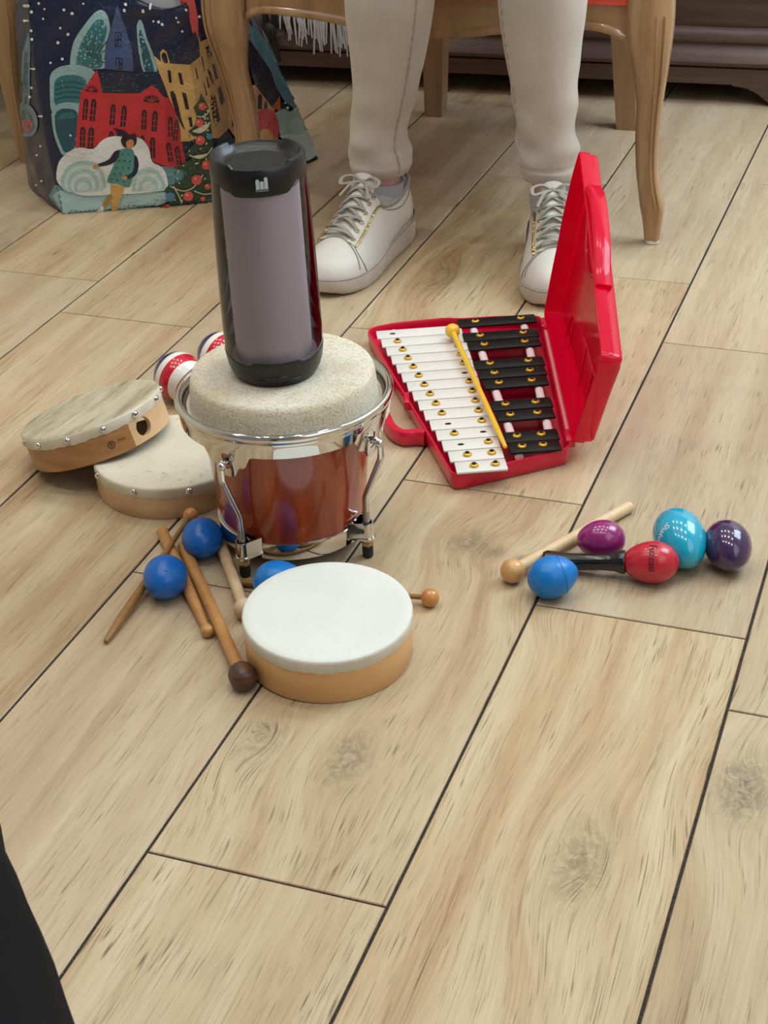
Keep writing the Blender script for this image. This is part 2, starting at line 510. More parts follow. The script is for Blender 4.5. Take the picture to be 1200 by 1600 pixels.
# ------------------------------------------------------------------ geometry helpers
class G:
    """collects faces; build() links them as one mesh object"""

    def __init__(s):
        s.v, s.f, s.mi, s.sm = [], [], [], []

    def add(s, vs, fs, mi=0, smooth=True, M=None):
        b = len(s.v)
        for p in vs:
            p = V3(p)
            s.v.append(M @ p if M is not None else p)
        for k, f in enumerate(fs):
            s.f.append([b + i for i in f])
            s.mi.append(mi[k] if isinstance(mi, (list, tuple)) else mi)
            s.sm.append(smooth)
        return s

    def loft(s, rings, closed=True, caps=(True, True), mi=0, smooth=True, M=None, rowmat=None):
        n = len(rings[0])
        vs = [p for r in rings for p in r]
        fs, ms = [], []
        for i in range(len(rings) - 1):
            for j in range(n if closed else n - 1):
                k = (j + 1) % n
                fs.append((i * n + j, i * n + k, (i + 1) * n + k, (i + 1) * n + j))
                ms.append(rowmat[i] if rowmat else mi)
        if closed and caps[0]:
            fs.append(tuple(range(n))[::-1])
            ms.append(rowmat[0] if rowmat else mi)
        if closed and caps[1]:
            fs.append(tuple((len(rings) - 1) * n + j for j in range(n)))
            ms.append(rowmat[-1] if rowmat else mi)
        return s.add(vs, fs, ms, smooth, M)

    def lathe(s, prof, n=48, M=None, mi=0, rowmat=None, caps=(True, True), smooth=True):
        rings = []
        for (r, z) in prof:
            r = max(r, 1e-5)
            rings.append([V3((r * math.cos(2 * PI * k / n), r * math.sin(2 * PI * k / n), z)) for k in range(n)])
        return s.loft(rings, True, caps, mi, smooth, M, rowmat)

    def tube(s, pts, rad, n=12, caps=(True, True), mi=0, closed=False, flat=None, up=None, M=None):
        pts = [V3(p) for p in pts]
        m = len(pts)
        rads = rad if isinstance(rad, (list, tuple)) else [rad] * m
        rings = []
        prev = V3(up) if up is not None else None
        for i, p in enumerate(pts):
            a = pts[(i - 1) % m] if closed else pts[max(i - 1, 0)]
            b = pts[(i + 1) % m] if closed else pts[min(i + 1, m - 1)]
            t = (b - a).normalized()
            if prev is None:
                prev = V3((0, 0, 1)) if abs(t.z) < 0.9 else V3((1, 0, 0))
            nrm = prev - t * prev.dot(t)
            if nrm.length < 1e-6:
                nrm = t.orthogonal()
            nrm.normalize()
            if up is None:
                prev = nrm
            bi = t.cross(nrm)
            fl = flat if flat else 1.0
            rings.append([p + (bi * math.cos(2 * PI * k / n) + nrm * math.sin(2 * PI * k / n) * fl) * rads[i] for k in range(n)])
        if closed:
            rings.append(rings[0])
            return s.loft(rings, True, (False, False), mi, True, M)
        return s.loft(rings, True, caps, mi, True, M)

    def box(s, lo, hi, mi=0, bev=0.0, M=None):
        x0, y0, z0 = lo
        x1, y1, z1 = hi
        b = min(bev, (x1 - x0) / 2.01, (y1 - y0) / 2.01, (z1 - z0) / 2.01)

        def ring(z, i):
            return [V3((x0 + i, y0 + i, z)), V3((x1 - i, y0 + i, z)), V3((x1 - i, y1 - i, z)), V3((x0 + i, y1 - i, z))]
        if b <= 0:
            rings = [ring(z0, 0), ring(z1, 0)]
        else:
            rings = [ring(z0, b), ring(z0 + b, 0), ring(z1 - b, 0), ring(z1, b)]
        return s.loft(rings, True, (True, True), mi, False, M)

    def prism(s, poly, z0, z1, mi=0, bev=0.0, M=None, smooth=False):
        if bev:
            rings = [[V3((p[0], p[1], z0)) for p in inset(poly, bev)], [V3((p[0], p[1], z0 + bev)) for p in poly],
                     [V3((p[0], p[1], z1 - bev)) for p in poly], [V3((p[0], p[1], z1)) for p in inset(poly, bev)]]
        else:
            rings = [[V3((p[0], p[1], z0)) for p in poly], [V3((p[0], p[1], z1)) for p in poly]]
        return s.loft(rings, True, (True, True), mi, smooth, M)

    def sphere(s, c, r, n=24, mi=0, sc=(1, 1, 1), M=None):
        prof = [(r * math.sin(PI * i / (n // 2)), -r * math.cos(PI * i / (n // 2))) for i in range(n // 2 + 1)]
        MM = Matrix.Translation(V3(c)) @ Matrix.Diagonal((sc[0], sc[1], sc[2], 1))
        return s.lathe(prof, n, (M @ MM) if M is not None else MM, mi, caps=(False, False))

    def build(s, name, mats, parent=None, base=None, sharp=50, recalc=True):
        me = bpy.data.meshes.new(name)
        b = V3(base) if base is not None else V3((0, 0, 0))
        me.from_pydata([tuple(p - b) for p in s.v], [], s.f)
        for m in (mats if isinstance(mats, (list, tuple)) else [mats]):
            me.materials.append(m)
        me.polygons.foreach_set('material_index', s.mi)
        me.polygons.foreach_set('use_smooth', s.sm)
        me.update()
        if recalc:
            bm = bmesh.new()
            bm.from_mesh(me)
            bmesh.ops.remove_doubles(bm, verts=bm.verts, dist=1e-6)
            bmesh.ops.recalc_face_normals(bm, faces=bm.faces)
            bm.to_mesh(me)
            bm.free()
        if sharp:
            me.set_sharp_from_angle(angle=math.radians(sharp))
        o = bpy.data.objects.new(name, me)
        COL.objects.link(o)
        if parent is not None:
            o.parent = parent
        return o


def inset(poly, d):
    n = len(poly)
    area_ = sum(poly[i][0] * poly[(i + 1) % n][1] - poly[(i + 1) % n][0] * poly[i][1] for i in range(n))
    sg = 1 if area_ > 0 else -1
    out = []
    for i in range(n):
        a, p, c = poly[i - 1], poly[i], poly[(i + 1) % n]
        e1 = V3((p[0] - a[0], p[1] - a[1], 0)).normalized()
        e2 = V3((c[0] - p[0], c[1] - p[1], 0)).normalized()
        nn = V3((-(e1.y + e2.y), e1.x + e2.x, 0)) * sg
        if nn.length < 1e-6:
            nn = V3((-e1.y, e1.x, 0)) * sg
        nn.normalize()
        k = max(0.5, nn.dot(V3((-e1.y, e1.x, 0)) * sg))
        out.append((p[0] + nn.x * d / k, p[1] + nn.y * d / k))
    return out


def round_poly(pts, rad, seg=5):
    out = []
    n = len(pts)
    for i in range(n):
        p = V3((*pts[i][:2], 0))
        r = pts[i][2] if len(pts[i]) > 2 else rad
        a = V3((*pts[i - 1][:2], 0)) - p
        b = V3((*pts[(i + 1) % n][:2], 0)) - p
        r = min(r, a.length * 0.45, b.length * 0.45)
        if r < 1e-5:
            out.append((p.x, p.y))
            continue
        p0 = p + a.normalized() * r
        p2 = p + b.normalized() * r
        for k in range(seg + 1):
            t = k / seg
            q = p0 * (1 - t) ** 2 + p * 2 * t * (1 - t) + p2 * t * t
            out.append((q.x, q.y))
    return out


def spline(pts, m=8):
    """Catmull-Rom through points (tuples of any length)"""
    out = []
    P = [V3(p) for p in pts]
    for i in range(len(P) - 1):
        p0, p1, p2, p3 = P[max(i - 1, 0)], P[i], P[i + 1], P[min(i + 2, len(P) - 1)]
        for k in range(m):
            t = k / m
            out.append(0.5 * ((2 * p1) + (p2 - p0) * t + (2 * p0 - 5 * p1 + 4 * p2 - p3) * t * t + (3 * p1 - p0 - 3 * p2 + p3) * t ** 3))
    out.append(P[-1])
    return out


def interp(tab, x):
    if x <= tab[0][0]:
        return tab[0][1]
    for (a, va), (b, vb) in zip(tab, tab[1:]):
        if x <= b:
            t = (x - a) / (b - a)
            return va + (vb - va) * t
    return tab[-1][1]


def smooth_interp(tab, x):
    if x <= tab[0][0]:
        return tab[0][1]
    n = len(tab)
    for i in range(n - 1):
        a, b = tab[i], tab[i + 1]
        if x <= b[0]:
            t = (x - a[0]) / (b[0] - a[0])
            m0 = (b[1] - tab[max(i - 1, 0)][1]) / max(1e-6, b[0] - tab[max(i - 1, 0)][0]) * (b[0] - a[0])
            m1 = (tab[min(i + 2, n - 1)][1] - a[1]) / max(1e-6, tab[min(i + 2, n - 1)][0] - a[0]) * (b[0] - a[0])
            return (2 * t ** 3 - 3 * t * t + 1) * a[1] + (t ** 3 - 2 * t * t + t) * m0 + (-2 * t ** 3 + 3 * t * t) * b[1] + (t ** 3 - t * t) * m1
    return tab[-1][1]


def axis_matrix(origin, zdir, xdir=None):
    z = V3(zdir).normalized()
    x = V3(xdir) if xdir is not None else (V3((1, 0, 0)) if abs(z.x) < 0.9 else V3((0, 1, 0)))
    x = (x - z * x.dot(z)).normalized()
    y = z.cross(x)
    m = Matrix((x, y, z)).transposed().to_4x4()
    m.translation = V3(origin)
    return m


def tag(o, label, cat, group=None):
    o['label'] = label
    o['category'] = cat
    if group:
        o['group'] = group
    return o


def thing(name, label, cat, loc, group=None):
    o = bpy.data.objects.new(name, None)
    o.empty_display_size = 0.05
    COL.objects.link(o)
    o.location = loc
    return tag(o, label, cat, group)


def structure(o):
    o['kind'] = 'structure'
    return o


_FONT_CACHE = {}


def text_mesh(body, size, shear=0.0):
    """vertices and faces of flat lettering, centred at the origin"""
    cu_ = bpy.data.curves.new('lettering', 'FONT')
    cu_.body = body
    cu_.size = size
    cu_.shear = shear
    cu_.align_x = 'CENTER'
    cu_.align_y = 'CENTER'
    cu_.resolution_u = 3
    o = bpy.data.objects.new('lettering', cu_)
    COL.objects.link(o)
    dg = bpy.context.evaluated_depsgraph_get()
    me = bpy.data.meshes.new_from_object(o.evaluated_get(dg))
    vs = [v.co.copy() for v in me.vertices]
    fs = [tuple(p.vertices) for p in me.polygons]
    bpy.data.objects.remove(o)
    bpy.data.curves.remove(cu_)
    bpy.data.meshes.remove(me)
    return vs, fs


def boolean_cut(o, cutter):
    md = o.modifiers.new('cut', 'BOOLEAN')
    md.operation = 'DIFFERENCE'
    md.solver = 'EXACT'
    md.object = cutter
    dg = bpy.context.evaluated_depsgraph_get()
    me = bpy.data.meshes.new_from_object(o.evaluated_get(dg))
    o.modifiers.clear()
    old = o.data
    o.data = me
    bpy.data.objects.remove(cutter)
    me.name = old.name


# ------------------------------------------------------------------ the room
def build_floor():
    me_v, me_f, mi, cols = [], [], [], []
    W, L = 0.2, 0.6095
    offs = {-1: 1.118, 0: 1.2266, 1: 1.4193, 2: 1.1698, 3: 2.138, 4: 1.725, 5: 1.8354}
    rng = random.Random(11)
    X0, X1, Y0, Y1 = -2.6, 1.0, -1.6, 3.3
    gx, gy, dz, bv = 0.0014, 0.0010, -0.0016, 0.0007
    for k in range(-5, 13):
        xa, xb = -W * (k + 1), -W * k
        off = offs.get(k, rng.random() * L)
        j0 = int(math.floor((Y0 - off) / L))
        for j in range(j0, j0 + 10):
            ya, yb = off + j * L, off + (j + 1) * L
            if yb < Y0 or ya > Y1:
                continue
            c = (rng.random(), rng.random(), rng.random(), 1)
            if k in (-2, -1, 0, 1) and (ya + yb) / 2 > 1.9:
                c = (c[0], .95, .9, 1)      # print variation, plus cool window light painted in as a greyer tone
            b = len(me_v)
            for (i, z) in ((0, dz), (0, -bv), (bv, 0.0)):
                me_v += [(xa + gx + i, ya + gy + i, z), (xb - gx - i, ya + gy + i, z), (xb - gx - i, yb - gy - i, z), (xa + gx + i, yb - gy - i, z)]
            for r in range(2):
                for q in range(4):
                    me_f.append((b + r * 4 + q, b + r * 4 + (q + 1) % 4, b + r * 4 + 4 + (q + 1) % 4, b + r * 4 + 4 + q))
                    mi.append(0)
                    cols.append(c)
            me_f.append((b + 8, b + 9, b + 10, b + 11))
            mi.append(0)
            cols.append(c)
    b = len(me_v)
    me_v += [(X0 - .1, Y0 - .6, dz), (X1 + .1, Y0 - .6, dz), (X1 + .1, Y1 + .4, dz), (X0 - .1, Y1 + .4, dz)]
    me_f.append((b, b + 1, b + 2, b + 3))
    mi.append(1)
    cols.append((0, 0, 0, 1))
    me = bpy.data.meshes.new('floor')
    me.from_pydata(me_v, [], me_f)
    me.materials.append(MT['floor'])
    me.materials.append(MT['grout'])
    me.polygons.foreach_set('material_index', mi)
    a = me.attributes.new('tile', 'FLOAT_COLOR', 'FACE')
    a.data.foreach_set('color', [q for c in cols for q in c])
    me.update()
    o = bpy.data.objects.new('floor', me)
    COL.objects.link(o)
    structure(o)


build_floor()


def room():
    g = G()
    g.box((-2.6, 3.32, -0.01), (1.05, 3.42, 2.6))
    structure(g.build('wall_back', MT['wall']))
    g = G()
    g.box((-2.7, -1.6, -0.01), (-2.6, 3.32, 2.6))
    structure(g.build('wall_left', MT['wall']))
    g = G()
    XW = 0.95
    for a, b in [(-1.6, -0.25), (1.15, 1.83), (3.17, 3.32)]:
        g.box((XW, a, -0.01), (XW + .1, b, 2.6))
    for a, b, z0 in ((-0.25, 1.15, .78), (1.83, 3.17, 1.12)):
        if z0 > 0:
            g.box((XW, a, -0.01), (XW + .1, b, z0))
        g.box((XW, a, 2.36), (XW + .1, b, 2.6))
    structure(g.build('wall_right', MT['wall']))
    for nm, a, b, z0 in (('window_1', -0.25, 1.15, .78), ('window_2', 1.83, 3.17, 1.12)):
        g = G()
        for lo, hi in (((XW + .02, a, z0), (XW + .07, a + .05, 2.36)), ((XW + .02, b - .05, z0), (XW + .07, b, 2.36)), ((XW + .02, a, z0), (XW + .07, b, z0 + .05)),
                       ((XW + .02, a, 2.31), (XW + .07, b, 2.36)), ((XW + .02, (a + b) / 2 - .03, z0), (XW + .07, (a + b) / 2 + .03, 2.36))):
            g.box(lo, hi, bev=0.004)
        structure(g.build(nm, MT['white_frame']))
    g = G()
    g.box((-2.6, 0.2, 2.6), (1.05, 3.42, 2.7))
    structure(g.build('ceiling', MT['ceiling']))
    # recessed ceiling spots
    em = bpy.data.materials.new('lamp_glow')
    em.use_nodes = True
    pb = em.node_tree.nodes['Principled BSDF']
    pb.inputs['Emission Color'].default_value = (1, .92, .82, 1)
    pb.inputs['Emission Strength'].default_value = 12
    for i, (x, y) in enumerate(DOWNLIGHTS):
        t = thing('ceiling_spotlight', 'small round white recessed ceiling spotlight above the instruments', 'ceiling light', (x, y, 2.6), 'recessed ceiling spotlights')
        g = G()
        g.lathe([(.05, 2.6), (.064, 2.6), (.064, 2.592), (.05, 2.592)], 24, Matrix.Translation((x, y, 0)), caps=(False, False))
        g.build('trim_ring', MT['white_frame'], t, (x, y, 2.6))
        g = G()
        g.lathe([(.0, 2.598), (.05, 2.598)], 24, Matrix.Translation((x, y, 0)), caps=(False, False))
        g.build('lamp_face', em, t, (x, y, 2.6))
        l = bpy.data.lights.new('spot_bulb', 'SPOT')
        l.energy = DOWNLIGHT_POWER
        l.color = (1.0, .975, .925)
        l.spot_size = math.radians(120)
        l.spot_blend = 0.8
        l.shadow_soft_size = 0.05
        lo = bpy.data.objects.new('spot_bulb', l)
        COL.objects.link(lo)
        lo.parent = t
        lo.location = (0, 0, -0.012)


room()


# ------------------------------------------------------------------ cabinet along the back wall
def build_cabinet():
    base = V3((-0.12, 2.853, 0))
    ang = math.radians(3.0)
    t = thing('cabinet', 'long dark walnut cabinet on bracket feet standing behind the chairs', 'cabinet', base)
    t.rotation_euler = (0, 0, ang)
    W, D = 1.95, 0.36       # local: x from -W to 0, y from 0 (front) to D
    g = G()
    g.box((-W + .02, .012, .13), (-.02, D, .80), bev=.003)
    g.build('body', MT['cabinet'], t)
    prof = [(.0, .036), (-.002, .040), (-.002, .062), (-.006, .0655), (-.001, .067), (-.012, .071), (-.016, .078), (-.013, .086), (-.004, .096),
            (.0, .101), (.002, .1065), (-.002, .110), (-.002, .124), (.004, .130), (.010, .133), (.03, .133), (.03, .036)]
    g = G()
    g.loft([[V3((-W, a, b)) for a, b in prof], [V3((0, a, b)) for a, b in prof]], True, (True, True), 0, False)
    g.build('base_moulding', MT['cabinet'], t)
    for sx in (0, 1):
        pts = [(0, .0), (-.085, .0), (-.094, .006), (-.115, .022), (-.135, .031), (-.16, .0345), (-.16, .04), (0, .04)]
        pts = [(x if sx == 0 else -W - x, z) for x, z in pts]
        g = G()
        g.loft([[V3((x, -.001, z)) for x, z in pts], [V3((x, .03, z)) for x, z in pts]], True, (True, True), 0, False)
        g.build('bracket_foot', MT['cabinet'], t)
        g = G()
        x0 = -.1 if sx == 0 else -W + .02
        g.box((x0, D - .08, 0), (x0 + .08, D, .132))
        g.build('rear_foot', MT['cabinet'], t)
        g = G()
        x0 = -.018 if sx == 0 else -W
        g.box((x0, .03, 0.0), (x0 + .018, D, .132))  # unseen end panel, added to keep low light from under the cabinet
        g.build('added_side_skirt', MT['cabinet'], t)
    for k in range(3):
        x0 = -W + .06 + k * (W - .12) / 3
        x1 = x0 + (W - .12) / 3 - .03
        g = G()
        g.box((x0, .004, .185), (x1, .014, .76), bev=.004)
        g.box((x0 + .07, -.002, .25), (x1 - .07, .006, .70), bev=.004)
        d = g.build('door', MT['cabinet'], t)
        g = G()
        g.sphere((x1 - .03, -.008, .5), .011)
        g.build('knob', MT['brass'], d)
    g = G()
    g.box((-W + .02, D - .012, .0), (-.02, D, .13))  # unseen rear closure, added so the gap below stays dark
    g.build('added_back_panel', MT['cabinet'], t)
    g = G()
    g.box((-W - .005, -.005, .80), (.005, D + .01, .83), bev=.006)
    g.build('top', MT['cabinet'], t)


build_cabinet()


# ------------------------------------------------------------------ chairs
def cabriole(g, cx_tab, w_tab, y_tab, n=16):
    """leg section loop from bottom to top; tables of (z, value)"""
    zs = [w_tab[0][0] + (w_tab[-1][0] - w_tab[0][0]) * i / 40 for i in range(41)]
    rings = []
    for z in zs:
        cx, hw, cy = smooth_interp(cx_tab, z), smooth_interp(w_tab, z), smooth_interp(y_tab, z)
        ring = []
        for k in range(n):
            a = 2 * PI * (k + .5) / n
            c, s = math.cos(a), math.sin(a)
            q = (abs(c) ** 4 + abs(s) ** 4) ** -0.25
            ring.append(V3((cx + hw * c * q * .98, cy + hw * s * q * .95, z)))
        rings.append(ring)
    g.loft(rings)


def build_chair():
    base = V3((-0.604, 2.42, 0))
    t = thing('chair', 'honey wood cabriole-leg chair with coral seat that the person in beige sits on', 'chair', base)
    Y = 2.165
    # right front leg, centre and half width by height
    def leg_tables(rows):
        cxt, wt = [], []
        for (xl, xr, py) in rows:
            a, b = aty(xl, py, Y), aty(xr, py, Y)
            cxt.append((a.z, (a.x + b.x) / 2))
            wt.append((a.z, (b.x - a.x) / 2))
        return sorted(cxt), sorted(wt)
    rowsR = [(987, 1058, -20), (986, 1056, 40), (992, 1047, 100), (996, 1036, 160), (993, 1030, 210), (994, 1028, 260), (999, 1033, 297), (1002, 1039, 318), (1005, 1035, 345), (1007, 1031, 374)]
    rowsL = [(328, 392, -20), (335, 390, 40), (350, 386, 105), (362, 395, 160), (371, 402, 210), (372, 404, 245), (371, 405, 275), (372, 406, 295), (374, 404, 315)]
    ytab = [(0.0, Y), (.03, Y), (.06, Y - .004), (.13, Y + .004), (.22, Y - .004), (.29, Y - .016), (.36, Y - .012)]
    for rows in (rowsR, rowsL):
        cxt, wt = leg_tables(rows)
        z0 = .006
        cxt = [(z0, cxt[0][1])] + [c for c in cxt if c[0] > z0 + .012]
        wt = [(z0, wt[0][1])] + [c for c in wt if c[0] > z0 + .012]
        g = G()
        cabriole(g, cxt, wt, ytab)
        leg = g.build('leg', MT['chair_wood'], t, base)
        g = G()
        g.lathe([(.0085, 0), (.0105, .001), (.0105, .006), (.009, .008)], 16, Matrix.Translation((cxt[0][1], Y, 0)))
        g.build('glide', MT['white_cap'], leg, base)
        # carved line along the outer edge of the leg
        sgn = 1 if rows is rowsR else -1
        for off in (.45, .8):
            pts = []
            for i in range(22):
                z = .055 + (.330 - .055) * i / 21
                pts.append((smooth_interp(cxt, z) + sgn * off * smooth_interp(wt, z), smooth_interp(ytab, z) - smooth_interp(wt, z) * (.93 if off < .6 else .86), z))
            g = G()
            g.tube(spline(pts, 3), .0018, 6)
            g.build('carved_edge', MT['chair_wood'], leg, base)
    # rear legs
    for (xl, xr, x2l, x2r) in ((668, 694, 664, 698), (966, 996, 958, 996)):
        Yb = 2.68
        a, b = aty(xl, 178 if xl < 800 else 203, Yb), aty(xr, 178 if xl < 800 else 203, Yb)
        c, d = aty(x2l, 60, Yb), aty(x2r, 60, Yb)
        xm0, w0 = (a.x + b.x) / 2, (b.x - a.x) / 2 * .95
        xm1, w1 = (c.x + d.x) / 2, (d.x - c.x) / 2
        zt = .40
        xm2 = xm0 + (xm1 - xm0) / c.z * zt
        g = G()
        rings = []
        for z, xm, w in ((0, xm0, w0), (.003, xm0, w0 + .001), (zt, xm2, w1 + .004)):
            rings.append([V3((xm + sx * w, Yb - .0 + sy * w, z)) for sx, sy in ((-1, -1), (1, -1), (1, 1), (-1, 1))])
        g.loft(rings, smooth=False)
        g.build('leg', MT['chair_wood_plain'], t, base)
    # front apron with an arched lower edge
    Yf = 2.15
    low = [(388, 30), (400, 24), (420, 22), (450, 25), (480, 29), (510, 34), (540, 40), (600, 54), (660, 60), (720, 60), (780, 54), (840, 49), (880, 46), (920, 47), (950, 53), (975, 64), (990, 72)]
    pts = [aty(x, y, Yf) for x, y in low]
    ztop = .338
    def apron(y0, y1, lo_pts, top, mold):
        g = G()
        rings = []
        for p in lo_pts:
            h = p.z
            rings.append([V3((p.x, y0 + .004, h)), V3((p.x, y0 - .004, h + .002)), V3((p.x, y0 - .006, h + .006)), V3((p.x, y0 - .004, h + .011)), V3((p.x, y0, h + .014)),
                          V3((p.x, y0, top)), V3((p.x, y1, top)), V3((p.x, y1, h))])
        g.loft(rings)
        return g
    sm = spline([tuple(p) for p in pts], 4)
    apron(Yf - .004, Yf + .02, sm, ztop, True).build('apron', MT['chair_wood'], t, base)
    # side and rear rails
    for xa, xb in ((-.905, -.79), (-.305, -.42)):
        g = G()
        g.loft([[V3((xa - .012, 2.17, .30)), V3((xa + .012, 2.17, .30)), V3((xa + .012, 2.17, .345)), V3((xa - .012, 2.17, .345))],
                [V3((xb - .012, 2.68, .30)), V3((xb + .012, 2.68, .30)), V3((xb + .012, 2.68, .345)), V3((xb - .012, 2.68, .345))]], smooth=False)
        g.build('side_rail', MT['chair_wood'], t, base)
    g = G()
    g.box((-.80, 2.668, .30), (-.41, 2.692, .345))
    g.build('rear_rail', MT['chair_wood'], t, base)
    # seat
    poly = round_poly([(-.915, 2.135), (-.295, 2.135), (-.40, 2.70), (-.81, 2.70)], .04, 5)
    g = G()
    rings = []
    for z, i in ((.336, .006), (.339, .001), (.344, .003), (.348, .001), (.375, -.004), (.40, .004), (.412, .018), (.417, .030)):
        rings.append([V3((p[0], p[1], z)) for p in inset(poly, i)])
    g.loft(rings)
    g.build('seat_cushion', MT['coral'], t, base)
    # back
    for x in (-.80, -.408):
        g = G()
        g.tube(spline([(x, 2.685, .36), (x, 2.69, .5), (x, 2.72, .7), (x + (.02 if x < -.6 else -.02), 2.755, .9)], 6), .019, 12)
        g.build('back_post', MT['chair_wood'], t, base)
    g = G()
    g.box((-.79, -.015, .0), (-.418, .02, .36), bev=.012, M=Matrix.Translation((0, 2.735, .54)) @ Matrix.Rotation(-.12, 4, 'X'))
    g.build('backrest', MT['coral'], t, base)
    g = G()
    g.tube(spline([(-.82, 2.755, .89), (-.7, 2.76, .925), (-.604, 2.76, .935), (-.5, 2.76, .925), (-.388, 2.755, .89)], 5), .02, 12)
    g.build('top_rail', MT['chair_wood'], t, base)


build_chair()


def build_side_chair():
    # the second chair at the left edge: its near cabriole leg shows beside the bag
    Y = 2.28
    rows = [(-14, 35, 0), (-6, 36, 50), (0, 36, 100), (8, 38, 140), (18, 43, 180), (25, 48, 215), (31, 53, 240), (36, 60, 262)]
    cxt, wt = [], []
    for xl, xr, py in rows:
        a, b = aty(xl, py, Y), aty(xr, py, Y)
        cxt.append((a.z, (a.x + b.x) / 2))
        wt.append((a.z, max(.011, (b.x - a.x) / 2)))
    cxt.sort()
    wt.sort()
    cxt = [(0.0, cxt[0][1] + .004)] + [c for c in cxt if c[0] > .012]
    wt = [(0.0, wt[0][1])] + [c for c in wt if c[0] > .012]
    top = cxt[-1][0]
    cxt.append((.36, cxt[-1][1] - .004))
    wt.append((.36, wt[-1][1]))
    base = V3((-1.72, 2.5, 0))
    t = thing('chair', 'second honey wood chair at the left, its curved leg beside the printed bag', 'chair', base)
    g = G()
    cabriole(g, cxt, wt, [(0, Y), (.36, Y)])
    leg = g.build('leg', MT['chair_wood'], t, base)
    g = G()
    g.tube(spline([(smooth_interp(cxt, z) + .55 * smooth_interp(wt, z), Y - .93 * smooth_interp(wt, z), z) for z in (.06, .12, .18, .24, .30, .35)], 4), .0018, 6)
    g.build('carved_edge', MT['chair_wood'], leg, base)
    xr = cxt[-1][1]
    for x, y in ((xr - .62, Y), (xr - .12, Y + .38), (xr - .5, Y + .38)):
        g = G()
        g.lathe([(.013, 0), (.018, .2), (.026, .34), (.026, .36)], 16, Matrix.Translation((x, y, 0)))
        g.build('leg', MT['chair_wood'], t, base)
    g = G()
    g.prism(round_poly([(xr - .65, Y - .03), (xr + .025, Y - .03), (xr - .09, Y + .40), (xr - .53, Y + .40)], .04), .33, .37, bev=.005)
    g.build('seat_frame', MT['chair_wood'], t, base)
    g = G()
    g.prism(round_poly([(xr - .63, Y - .01), (xr + .005, Y - .01), (xr - .1, Y + .38), (xr - .52, Y + .38)], .05), .371, .43, bev=.015, smooth=True)
    g.build('seat_cushion', MT['coral'], t, base)
    g = G()
    g.prism([(xr - .52, Y + .38), (xr - .1, Y + .38), (xr - .1, Y + .41), (xr - .52, Y + .41)], .371, .92, bev=.01)
    g.build('backrest', MT['coral'], t, base)


build_side_chair()


# cloth and strap hanging down the cabinet front
def build_hangings():
    a, b = aty(443, 20, 2.79).x, aty(548, 20, 2.79).x
    y0 = 2.785
    base = V3(((a + b) / 2, y0, .85))
    t = thing('runner', 'grey-white fringed cloth hanging down the dark cabinet behind the chair', 'cloth', base)
    g = G()
    rings = []
    zt = .836
    path = [(2.98, zt), (2.83, zt), (y0 + .0, zt - .004), (y0 - .002, .7), (y0 - .002, .4), (y0 - .002, .155)]
    for yy, z in path:
        ring = []
        for i in range(25):
            u = i / 24
            ring.append(V3((a + (b - a) * u, yy - .003 * math.sin(u * 30) * (1 if z < .8 else 0), z)))
        rings.append(ring)
    g.loft(rings, closed=False)
    g.build('cloth', MT['grey_cloth'], t, base)
    g = G()
    rng = random.Random(3)
    for i in range(46):
        x = a + (b - a) * (i + rng.random() * .6) / 46
        long_ = .02 * (1 if i % 9 > 5 else 0) + .03 * (i / 46)
        zb = .105 - long_ + rng.random() * .012
        dx = rng.uniform(-.012, .014)
        g.tube([(x, y0 - .004, .16), (x + dx * .5, y0 - .009 - rng.random() * .004, .13), (x + dx, y0 - .007 - rng.random() * .006, zb)], [.0018, .0020, .0014], 5)
    f = g.build('fringe', MT['fringe'], t, base)
    x = aty(426, 60, 2.78).x
    base = V3((x, 2.775, .85))
    t = thing('strap', 'black knotted strap hanging beside the fringed cloth', 'strap', base)
    g = G()
    for dx in (-.008, .010):
        g.tube(spline([(x + dx * .4, 2.86, .838), (x + dx * .5, 2.79, .842), (x + dx * 1.3, 2.772, .8), (x + dx, 2.772, .4), (x + dx * 1.1, 2.772, .15), (x + dx * .4, 2.772, .105), (x + dx * 1.2, 2.772, .05)], 5), .006, 8)
    g.build('cord', MT['black_rubber'], t, base)
    g = G()
    g.sphere((x, 2.768, .108), .014, sc=(1, .7, 1.2))
    g.build('knot', MT['black_rubber'], t, base)


build_hangings()


# ------------------------------------------------------------------ bongo drum
BX, BY = -0.470, 1.283


